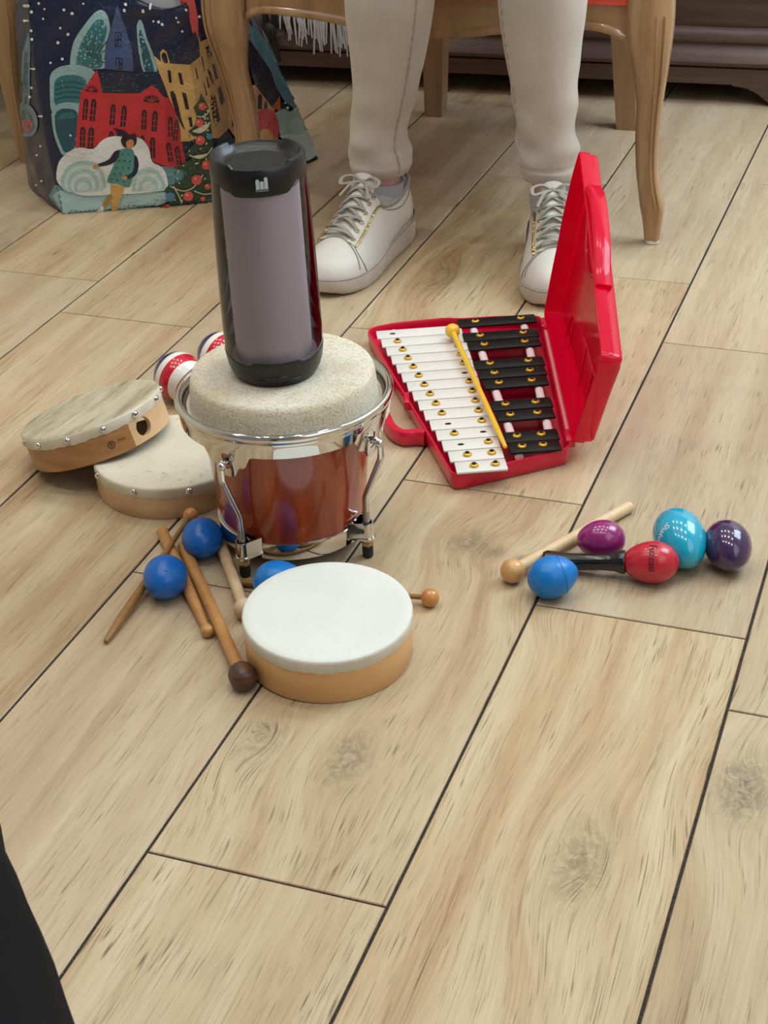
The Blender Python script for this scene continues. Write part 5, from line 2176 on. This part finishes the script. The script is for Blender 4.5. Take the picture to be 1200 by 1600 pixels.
# ------------------------------------------------------------------ printed shopping bag
def build_bag():
    base = V3((-1.12, 2.2, 0))
    t = thing('shopping_bag', 'glossy printed shopping bag with a snowy village picture, standing by the chair leg', 'bag', base)
    # corner lines by height fraction: (pixel x, pixel y, depth y)
    FL = [(100, 335, 2.064), (86, 280, 2.068), (68, 190, 2.074), (52, 90, 2.08), (44, 0, 2.086), (42, -50, 2.09)]
    LB = [(45, 291, 2.168), (39, 245, 2.172), (35, 170, 2.178), (33, 80, 2.182), (34, 0, 2.186), (35, -50, 2.188)]
    FR = [(346, 311, 2.178), (340, 262, 2.180), (333, 180, 2.184), (325, 90, 2.188), (318, 0, 2.19), (315, -50, 2.19)]
    RR = [(497, 249, 2.403), (478, 200, 2.400), (448, 135, 2.395), (418, 75, 2.38), (384, 5, 2.36), (360, -55, 2.34)]
    n_h = len(FL)
    rows = []
    for i in range(n_h):
        c = []
        for tab in (LB, FL, FR, RR):
            p = aty(*tab[i])
            if i == 0:
                p.z = 0.0
            c.append(p)
        zavg = sum(p.z for p in c) / 4
        back = c[3] + (c[0] - c[1]) * .85
        back2 = c[0] + (c[3] - c[2]) * .55
        c += [V3((back.x, back.y, c[3].z)), V3((back2.x, back2.y, c[0].z))]
        rows.append(c)
    # denser rows by spline along the height
    cols = [spline([tuple(r[j]) for r in rows], 9) for j in range(6)]
    m = len(cols[0])
    edge_n = [22, 40, 34, 20, 30, 16]
    rings = []
    for i in range(m):
        ring = []
        h = i / (m - 1)
        for j in range(6):
            a, b = cols[j][i], cols[(j + 1) % 6][i]
            d = (b - a)
            nrm = V3((d.y, -d.x, 0)).normalized()
            for k in range(edge_n[j]):
                u = k / edge_n[j]
                p = a + d * u
                bul = .013 * math.sin(PI * u) * math.sin(PI * min(1, .12 + h * .75))
                wr = .0022 * math.sin(u * 9 + h * 14 + j) * math.sin(PI * u) + .0016 * math.sin(u * 23 - h * 31 + 2 * j) * math.sin(PI * u) * (.3 + h)
                if i == 0:
                    wr = bul = 0
                ring.append(p + nrm * (bul + wr))
        rings.append(ring)
    # top edge dips at the front
    top = rings[-1]
    g = G()
    n = len(top)
    # sag of the opening edge: lower the last rows near the dip
    dipc = 22 + 31
    for i in range(m):
        w = max(0, (i / (m - 1) - .55) / .45)
        for k in range(n):
            dk = (k - dipc) / 12.0
            if abs(dk) < 3:
                rings[i][k].z -= 0.058 * w * math.exp(-dk * dk)
    navy = mat_bag('navy_print', '#131d3c')
    inner = [[p + V3((0, 0, 0)) for p in r] for r in rings]
    g.loft(rings, caps=(True, False))
    panel = g.build('bag_body', navy, t, base, sharp=0, recalc=False)
    # hem along the opening
    g = G()
    g.tube([p for p in rings[-1]], .0014, 6, closed=True, up=(0, 0, 1))
    g.build('hem', mat_bag('hem_tape', '#10172e'), t, base)
    # handles
    for (ka, kb, fw) in ((26, 58, 1), (100, 140, -1)):
        a, b = rings[-1][ka % n], rings[-1][kb % n]
        g = G()
        g.tube(spline([tuple(a - V3((0, 0, .05))), tuple(a), tuple(a + (b - a) * .15 + V3((0, .01, .12))), tuple((a + b) / 2 + V3((0, .015, .17))), tuple(b + (a - b) * .15 + V3((0, .01, .12))), tuple(b), tuple(b - V3((0, 0, .05)))], 6), .012, 8, flat=.15, up=(0, 1, 0))
        g.build('handle', mat_bag('handle_tape', '#c8484a'), t, base)
    # ---------------- the printed picture, laid on the bag surface
    vs = [p.copy() for r in rings for p in r]
    fs = []
    for i in range(m - 1):
        for k in range(n):
            fs.append((i * n + k, i * n + (k + 1) % n, (i + 1) * n + (k + 1) % n, (i + 1) * n + k))
    bvh = BVHTree.FromPolygons(vs, fs)
    layers = {}
    count, last = [0], [None]

    def shape(col, pts, sc=None):
        """closed printed shape; pts in picture pixels (sc = (x0, y0, scale) of a magnified view)"""
        if sc:
            pts = [(sc[0] + p[0] / sc[2], sc[1] + p[1] / sc[2]) for p in pts]
        if col != last[0]:
            count[0] += 1
            last[0] = col
        off = .0008 + .00003 * count[0]
        bm = bmesh.new()
        bv = [bm.verts.new((p[0], -p[1], 0)) for p in pts]
        try:
            f = bm.faces.new(bv)
        except ValueError:
            bm.free()
            return
        bmesh.ops.triangulate(bm, faces=[f])
        for _ in range(5):
            long_e = [e for e in bm.edges if e.calc_length() > 5]
            if not long_e:
                break
            bmesh.ops.subdivide_edges(bm, edges=long_e, cuts=1)
            bmesh.ops.triangulate(bm, faces=[q for q in bm.faces if len(q.verts) > 3])
        bm.verts.index_update()
        out, ok = [], True
        for v in bm.verts:
            d = ray(v.co.x, -v.co.y).normalized()
            hit, nrm, idx, dist = bvh.ray_cast(CAM, d)
            if hit is None or abs(nrm.dot(d)) < .05:
                out.append(None)
                continue
            if nrm.dot(d) > 0:
                nrm = -nrm
            out.append(hit + nrm * off)
        gg = layers.setdefault(col, G())
        b0 = len(gg.v)
        mp = {}
        for i_, p in enumerate(out):
            if p is not None:
                mp[i_] = len(gg.v)
                gg.v.append(p)
        for q in bm.faces:
            ids = [v.index for v in q.verts]
            if all(i_ in mp for i_ in ids):
                P3 = [gg.v[mp[i_]] for i_ in ids]
                if max((P3[0] - P3[1]).length, (P3[1] - P3[2]).length, (P3[0] - P3[2]).length) > .03:
                    continue
                gg.f.append([mp[i_] for i_ in ids])
                gg.mi.append(0)
                gg.sm.append(True)
        bm.free()

    def dot(col, x, y, r, k=10, sx=1.0, sc=None):
        shape(col, [(x + r * sx * math.cos(2 * PI * i / k), y + r * math.sin(2 * PI * i / k)) for i in range(k)], sc)

    def smooth_shape(col, pts, sc=None, mm_=3):
        q = spline([(*p, 0) for p in pts + [pts[0]]], mm_)[:-1]
        shape(col, [(p.x, p.y) for p in q], sc)

    def stroke(col, pts, w, sc=None):
        L_, R_ = [], []
        for i, p in enumerate(pts):
            a, b = pts[max(i - 1, 0)], pts[min(i + 1, len(pts) - 1)]
            dx, dy = b[0] - a[0], b[1] - a[1]
            q = math.hypot(dx, dy) or 1
            L_.append((p[0] - dy / q * w / 2, p[1] + dx / q * w / 2))
            R_.append((p[0] + dy / q * w / 2, p[1] - dx / q * w / 2))
        shape(col, L_ + R_[::-1], sc)
    Z1, Z2, Z3 = (0, 0, 4.615), (60, 110, 4.286), (200, 0, 4.0)
    rng = random.Random(5)
    # snow ground
    shape('teal_snow', [(70, 845), (110, 765), (250, 790), (480, 800), (830, 640), (960, 650), (1150, 640), (1170, 870), (860, 905), (480, 958), (250, 976), (170, 960)], Z2)
    shape('snow', [(95, 840), (140, 800), (300, 830), (480, 815), (860, 815), (1000, 870), (860, 905), (740, 945), (480, 960), (250, 976), (170, 955)], Z2)
    # slim trees
    smooth_shape('frost', [(985, 185), (1005, 140), (1030, 170), (1060, 280), (1115, 420), (1130, 530), (1040, 525), (1005, 400), (992, 290)], Z1)
    smooth_shape('deep_teal', [(1000, 260), (1012, 210), (1040, 280), (1090, 420), (1110, 520), (1050, 520), (1020, 400)], Z1)
    smooth_shape('frost_dim', [(165, 380), (195, 290), (210, 240), (222, 320), (218, 540), (215, 750), (150, 740), (155, 560)], Z1)
    smooth_shape('deep_teal', [(175, 400), (200, 340), (208, 400), (205, 560), (200, 720), (165, 720), (168, 560)], Z1)
    # tall tree
    smooth_shape('frost', [(505, 480), (510, 400), (530, 310), (560, 250), (610, 180), (660, 115), (710, 75), (750, 80), (778, 120), (792, 190), (790, 230), (765, 320), (755, 420), (745, 495)], Z1)
    smooth_shape('mid_teal', [(545, 480), (560, 390), (590, 300), (640, 215), (690, 150), (735, 140), (765, 180), (768, 240), (745, 320), (735, 410), (725, 490)], Z1)
    for k in range(11):
        a = math.radians(-100 + k * 13 - 25)
        stroke('deep_teal', [(660 + 30 * math.cos(a), 440 + 30 * math.sin(a)), (660 + (150 + 90 * (k > 4)) * math.cos(a) * .75, 440 + (170 + 60 * (k > 3)) * math.sin(a) * .95)], 9, Z1)
    for x, y in ((585, 365), (625, 370), (660, 370), (700, 375), (645, 300), (690, 310), (720, 300), (645, 410), (690, 430), (650, 470), (700, 470), (735, 380), (740, 430), (610, 420)):
        dot('frost', x, y, 7, 6, sc=Z1)
    # slate house
    shape('slate', [(845, 35), (900, 190), (955, 370), (962, 515), (755, 495), (765, 350), (800, 200)], Z1)
    for (x0, y0, x1, y1) in ((828, 228, 878, 345), (835, 412, 886, 505)):
        shape('navy_dark', [(x0, y0), (x1, y0 + 8), (x1, y1), (x0, y1 - 8)], Z1)
        for a in (0, 1):
            for b in (0, 1):
                xa, ya = x0 + 5 + a * (x1 - x0 - 4) / 2, y0 + 10 + b * (y1 - y0 - 8) / 2
                shape('slate', [(xa, ya), (xa + 16, ya + 2), (xa + 16, ya + 42), (xa, ya + 40)], Z1)
    # bushes
    smooth_shape('frost', [(360, 560), (380, 515), (440, 478), (540, 465), (620, 480), (690, 525), (640, 610), (600, 690), (595, 800), (450, 770), (375, 800), (362, 690)], Z1)
    smooth_shape('mid_teal', [(390, 640), (400, 580), (450, 545), (545, 540), (620, 575), (610, 660), (590, 740), (480, 735), (400, 760)], Z1)
    for k in range(4):
        stroke('deep_teal', [(400, 610 + 36 * k), (470, 590 + 36 * k), (545, 590 + 36 * k), (605, 610 + 36 * k)], 14, Z1)
    smooth_shape('frost', [(88, 290), (110, 240), (155, 218), (220, 213), (268, 240), (275, 330), (262, 520), (175, 572), (130, 500), (100, 400)], Z2)
    smooth_shape('deep_teal', [(110, 310), (125, 275), (165, 255), (225, 258), (262, 285), (264, 380), (252, 500), (182, 548), (145, 485), (118, 400)], Z2)
    smooth_shape('mid_teal', [(125, 330), (165, 285), (225, 288), (255, 310), (225, 320), (165, 325)], Z2)
    smooth_shape('frost_dim', [(150, 750), (190, 740), (240, 775), (275, 850), (270, 940), (230, 980), (160, 960)], Z1)
    smooth_shape('deep_teal', [(160, 800), (200, 790), (240, 850), (250, 930), (190, 960), (160, 900)], Z1)
    smooth_shape('red', [(168, 870), (195, 860), (240, 880), (235, 935), (200, 945), (168, 920)], Z1)
    # red house
    shape('roof', [(393, 0), (600, 10), (800, 8), (835, 60), (860, 180), (765, 110), (680, 158), (430, 155)], Z2)
    for k in range(46):
        x, y = rng.uniform(420, 800), rng.uniform(14, 140)
        stroke('roof_light', [(x, y), (x + 16, y + 2)], 3.5, Z2)
    shape('red', [(250, 515), (258, 400), (264, 320), (285, 140), (330, 85), (393, -5), (410, 50), (430, 148), (560, 152), (680, 152), (765, 95), (840, 175), (880, 185), (915, 260), (940, 340), (960, 470), (985, 600), (960, 642), (870, 645), (780, 615), (700, 560), (560, 520), (400, 515)], Z2)
    shape('red_dark', [(850, 200), (880, 185), (915, 260), (940, 340), (960, 470), (985, 600), (965, 640), (880, 640), (850, 480)], Z2)
    def arch(col, x, y, w, h, lean=0.0, sc=Z2):
        pts = [(x - w / 2 + lean, y + h / 2), (x + w / 2 + lean, y + h / 2)]
        for k in range(7):
            a = PI * k / 6
            pts.append((x + w / 2 * math.cos(a) - lean, y - h / 2 + w / 2 - w * .9 * math.sin(a)))
        shape(col, pts, sc)
    for (x, y, w, h, l) in ((315, 265, 32, 130, -5), (366, 270, 36, 136, -6), (497, 300, 34, 128, -4), (571, 312, 36, 128, -5), (707, 332, 34, 122, -2), (778, 345, 38, 122, -3), (884, 380, 30, 120, 0), (920, 402, 28, 130, -6), (297, 448, 34, 120, -2), (352, 452, 38, 118, -3), (765, 522, 34, 128, 0), (878, 550, 32, 115, 8), (936, 570, 32, 110, 8), (697, 470, 30, 55, 0), (489, 434, 30, 35, 0)):
        arch('window_dark', x, y, w, h, l)
        stroke('red', [(x - l, y - h / 2 + 6), (x + l, y + h / 2)], 4.5, Z2)
        if h > 70:
            for q in (-.12, .2):
                stroke('red', [(x - w / 2, y + h * q), (x + w / 2, y + h * q + 2)], 4.5, Z2)
    for (x, y, r) in ((357, 135, 40), (757, 205, 52)):
        shape('window_dark', [(x - r, y)] + [(x - r * math.cos(PI * k / 8), y - r * .8 * math.sin(PI * k / 8)) for k in range(1, 8)] + [(x + r, y + 8)], Z2)
        for k in range(1, 6):
            a = PI * k / 6
            stroke('red', [(x, y), (x - r * math.cos(a), y - r * .8 * math.sin(a))], 5, Z2)
    # yellow houses
    shape('roof', [(150, 300), (260, 320), (440, 180), (455, 215), (450, 350), (385, 402), (265, 398), (200, 385), (160, 345)], Z3)
    for k in range(50):
        x, y = rng.uniform(190, 440), rng.uniform(240, 390)
        stroke('roof_light', [(x, y), (x + 12, y + 3)], 2.2, Z3)
    shape('yellow', [(160, 345), (205, 385), (200, 330), (215, 305), (240, 320), (262, 395), (385, 402), (400, 480), (420, 620), (430, 760), (440, 860), (380, 880), (330, 880), (325, 800), (300, 700), (250, 600), (225, 530), (185, 430)], Z3)
    shape('yellow_dim', [(385, 402), (450, 350), (436, 210), (452, 258), (500, 235), (530, 330), (560, 430), (595, 540), (620, 640), (622, 800), (560, 862), (440, 862), (430, 760), (420, 620), (400, 480)], Z3)
    def ring_rect(pts, w, sc):
        stroke('window_dark', pts + [pts[0]], w, sc)
    for pts in ([(246, 438), (262, 438), (270, 515), (256, 515)], [(312, 452), (330, 455), (345, 528), (328, 526)], [(338, 578), (360, 582), (380, 684), (360, 680)], [(375, 732), (395, 730), (402, 790), (388, 790)]):
        ring_rect(pts, 4, Z3)
    stroke('window_dark', [(352, 808), (322, 760), (292, 680), (268, 600), (264, 570), (276, 566), (294, 590), (312, 660), (330, 740), (352, 806)], 4, Z3)
    smooth_shape('window_dark', [(208, 345), (222, 325), (240, 340), (248, 392), (220, 385)], Z3)
    for pts in ([(418, 425), (425, 422), (440, 490), (430, 490)], [(455, 350), (463, 352), (480, 440), (474, 442)], [(480, 290), (496, 282), (515, 350), (500, 360)], [(495, 430), (502, 428), (528, 520), (520, 528)], [(515, 402), (532, 398), (556, 490), (540, 498)], [(468, 512), (474, 512), (495, 590), (488, 600)], [(487, 480), (494, 478), (510, 545), (500, 550)], [(550, 560), (568, 535), (600, 630), (574, 660)], [(513, 640), (520, 580), (535, 590), (555, 680), (568, 750), (540, 790), (530, 740)]):
        shape('window_dark', pts, Z3)
    # pale houses on the side panel
    shape('peach', [(612, 590), (680, 560), (785, 530), (905, 690), (930, 870), (780, 880), (670, 870), (622, 800)], Z3)
    shape('roof', [(738, 240), (800, 330), (900, 480), (940, 600), (905, 690), (785, 530), (745, 400)], Z3)
    for k in range(26):
        x, y = rng.uniform(760, 900), rng.uniform(400, 580)
        stroke('roof_light', [(x, y), (x + 10, y + 8)], 2.6, Z3)
    shape('orange', [(940, 600), (945, 692), (885, 680)], Z3)
    for (x, y, w, h) in ((815, 640, 26, 85), (852, 660, 20, 40), (650, 770, 18, 42)):
        arch('window_dark', x, y, w, h, 0, Z3)
    smooth_shape('pink_red', [(800, 700), (840, 680), (890, 690), (925, 740), (932, 850), (880, 860), (800, 820)], Z3)
    smooth_shape('yellow', [(805, 830), (850, 805), (890, 830), (890, 880), (800, 880)], Z3)
    smooth_shape('mid_blue', [(745, 150), (800, 200), (860, 280), (930, 400), (1000, 520), (1050, 620), (1065, 690), (1010, 670), (950, 610), (905, 490), (830, 350), (755, 240)], Z3)
    stroke('frost_dim', [(752, 235), (830, 350), (890, 440), (925, 540), (970, 620), (1040, 670)], 22, Z3)
    smooth_shape('frost', [(905, 705), (960, 682), (1005, 700), (1045, 676), (1090, 730), (1115, 840), (1050, 870), (950, 860), (930, 760)], Z3)
    shape('pale_blue', [(935, 850), (1000, 840), (1118, 815), (1150, 870), (1190, 960), (1120, 1005), (1080, 1000), (1000, 900)], Z3)
    smooth_shape('pale_teal', [(1000, 780), (1040, 730), (1080, 760), (1090, 830), (1040, 840)], Z3)
    # white bushes in front
    smooth_shape('white', [(122, 690), (140, 610), (200, 545), (280, 512), (370, 522), (430, 465), (500, 440), (600, 438), (690, 455), (740, 520), (760, 608), (820, 640), (856, 700), (858, 790), (740, 812), (450, 830), (300, 835), (180, 790), (130, 745)], Z2)
    for r in range(6):
        f = 1 - r * .15
        smooth_shape('pale_teal' if r % 2 == 0 else 'snow_mid', [(300 - 150 * f, 790 - 60 * f), (300 - 105 * f, 790 - 150 * f), (300, 790 - 190 * f), (300 + 105 * f, 790 - 165 * f), (300 + 150 * f, 790 - 70 * f), (300 + 130 * f, 800), (300 - 110 * f, 810)], Z2)
    for r in range(4):
        f = 1 - r * .2
        smooth_shape('pale_teal' if r % 2 == 0 else 'snow_mid', [(735 - 110 * f, 800), (735 - 90 * f, 800 - 110 * f), (735, 800 - 155 * f), (735 + 80 * f, 800 - 110 * f), (735 + 105 * f, 795)], Z2)
    # figure in the picture
    shape('ochre', [(485, 752), (582, 775), (560, 840), (545, 870), (520, 960), (480, 960), (495, 870), (435, 920), (425, 890), (485, 820)], Z2)
    shape('ochre_dark', [(490, 820), (500, 850), (450, 915), (428, 905), (440, 870)], Z2)
    shape('white', [(388, 940), (430, 905), (440, 930), (410, 965)], Z2)
    smooth_shape('dress', [(540, 530), (590, 518), (632, 530), (645, 590), (640, 660), (612, 776), (530, 755), (460, 738), (500, 640), (520, 570)], Z2)
    for x, y in ((560, 560), (600, 560), (540, 600), (580, 600), (615, 605), (525, 645), (565, 645), (605, 650), (510, 690), (550, 690), (590, 700), (490, 725), (530, 730), (575, 740)):
        dot('navy_dark', x, y, 6, 6, sc=Z2)
    smooth_shape('navy_dark', [(545, 528), (510, 540), (470, 595), (402, 622), (410, 640), (490, 622), (535, 580)], Z2)
    smooth_shape('navy_dark', [(638, 560), (662, 580), (672, 640), (650, 700), (600, 725), (592, 705), (632, 675), (642, 620)], Z2)
    smooth_shape('tan', [(365, 640), (395, 622), (410, 638), (385, 656)], Z2)
    smooth_shape('tan', [(556, 722), (575, 703), (596, 708), (590, 726)], Z2)
    smooth_shape('hair', [(500, 383), (530, 390), (575, 402), (610, 430), (650, 420), (656, 480), (625, 512), (575, 512), (552, 470), (560, 440), (530, 436), (525, 410)], Z2)
    smooth_shape('tan', [(586, 475), (610, 458), (634, 465), (636, 498), (610, 522), (588, 505)], Z2)
    # decorated fir
    shape('fir', [(1085, 148), (1105, 180), (1135, 240), (1150, 330), (1165, 480), (1175, 650), (1170, 850), (1060, 882), (940, 916), (850, 932), (745, 945), (790, 905), (880, 865), (845, 800), (850, 785), (930, 745), (1005, 690), (955, 655), (900, 655), (1030, 585), (985, 560), (1010, 520), (1065, 460), (1000, 405), (1040, 370), (1065, 320), (1035, 245), (1070, 200)], Z2)
    for k in range(90):
        y = rng.uniform(200, 900)
        w = 30 + (y - 200) * .42
        x = 1130 - rng.uniform(0, 1) * w
        a = rng.uniform(.5, 2.6)
        stroke('fir_light' if k % 2 else 'fir_dark', [(x, y), (x + 22 * math.cos(a), y + 22 * math.sin(a))], 6, Z2)
    for pts in ([(1060, 300), (1090, 305), (1125, 285), (1140, 255)], [(1030, 400), (1080, 410), (1125, 380), (1145, 340)], [(1010, 560), (1070, 580), (1120, 560), (1160, 510)], [(880, 770), (960, 800), (1030, 780), (1080, 720), (1100, 690)], [(900, 770), (935, 830), (970, 910)], [(1040, 800), (1100, 822), (1160, 815)]):
        q = spline([(*p, 0) for p in pts], 5)
        stroke('garland', [(p.x, p.y) for p in q], 7, Z2)
    for k in range(34):
        y = rng.uniform(230, 900)
        w = 20 + (y - 200) * .4
        dot('garland', 1135 - rng.uniform(0, 1) * w, y, rng.uniform(5, 8), 6, sc=Z2)
    for (x, y, r) in ((1092, 235, 27), (1074, 345, 28), (1080, 462, 32), (1122, 625, 32), (1056, 725, 36), (1000, 836, 34), (862, 912, 30), (1130, 770, 20), (1098, 852, 16)):
        dot('coral', x, y, r, 12, sc=Z2)
        dot('coral_light', x - r * .25, y - r * .25, r * .3, 7, sc=Z2)
    dot('mid_blue', 1140, 435, 22, 10, sc=Z2)
    dot('mid_blue', 880, 838, 30, 10, sc=Z2)
    # falling snow
    for x, y in ((209, 37), (287, 18), (234, 80), (207, 147), (468, 64), (524, 88), (600, 20), (441, 193), (424, 300), (458, 420), (371, 447), (499, 240), (255, 490), (257, 628), (243, 694), (232, 215), (238, 277), (909, 33), (898, 72), (1033, 68), (1080, 55), (1147, 156), (1110, 152), (330, 60), (320, 130)):
        dot('white', x, y, 8 + (x % 5), 7, sc=Z1)
    for x, y in ((195, 135), (310, 130), (362, 60), (443, 98), (338, 190), (137, 48), (97, 60), (215, 148), (300, 108), (960, 650), (975, 680), (1020, 690)):
        dot('white', x, y, 6 + (x % 4), 7, sc=Z3)
    for x, y in ((223, 428), (10, 758), (46, 735), (30, 300), (40, 500), (15, 560)):
        dot('white', x, y, 8, 7, sc=Z2)
    # pale glossy left gusset marks
    pass
    PC = dict(teal_snow='#5f8d92', snow='#a8c8c8', snow_mid='#c6d4d0', frost='#8fb0b0', frost_dim='#5f8090', deep_teal='#1f4f5c', mid_teal='#2f6f74', slate='#43527a', navy_dark='#141a34',
              roof='#131f38', roof_light='#5e6d86', red='#c62f36', red_dark='#ae2630', window_dark='#24101c', yellow='#c9a260', yellow_dim='#b28c58', peach='#cfa17a', orange='#bf6538',
              pink_red='#c9444c', mid_blue='#4b8298', pale_blue='#b4d4da', pale_teal='#a2c2be', white='#dcdfdb', ochre='#c79f58', ochre_dark='#a57c3c', dress='#4c8880', tan='#c98a58', hair='#1c1720',
              fir='#2c4430', fir_light='#4f6b45', fir_dark='#1a2c20', garland='#c9c3a0', coral='#cf5348', coral_light='#e88a74')
    allg = G()
    mats = []
    for col, gg in layers.items():
        b = len(allg.v)
        allg.v += gg.v
        allg.f += [[b + i for i in f] for f in gg.f]
        allg.mi += [len(mats)] * len(gg.f)
        allg.sm += gg.sm
        mats.append(mat_bag('print_' + col, PC[col]))
    allg.build('bag_print', mats, panel, base, sharp=0, recalc=False)
    # grey cloth lying in the bag, with a coral edge, seen through the dip
    ce = V3((0, 0, 0))
    for r in rings[30]:
        ce += r
    ce /= n
    zc = aty(262, 10, 2.2).z
    b2 = V3((ce.x, ce.y, 0))
    t2 = thing('folded_cloth', 'pale grey folded cloth with a coral edge inside the printed bag', 'cloth', b2)
    g = G()
    rr = []
    for z, s in ((.02, .80), (zc - .02, .80), (zc + .02, .78), (zc + .028, .55), (zc + .03, .1)):
        base_ring = rings[min(m - 1, max(0, int(z / .34 * (m - 1))))]
        rr.append([V3((ce.x + (p.x - ce.x) * s, ce.y + (p.y - ce.y) * s, z + .006 * math.sin(k * .4))) for k, p in enumerate(base_ring) if k % 3 == 0])
    g.loft(rr)
    body = g.build('cloth', MT['grey_cloth'], t2, b2)
    g = G()
    a, b = aty(233, -4, 2.20), aty(266, 12, 2.20)
    g.tube([a, (a + b) / 2 + V3((0, -.003, .001)), b], .006, 8, flat=.6)
    a, b = aty(322, 4, 2.23), aty(338, -14, 2.23)
    g.tube([a, (a + b) / 2, b], .008, 8, flat=.6)
    g.build('coral_edge', MT['coral'], body, b2)


build_bag()
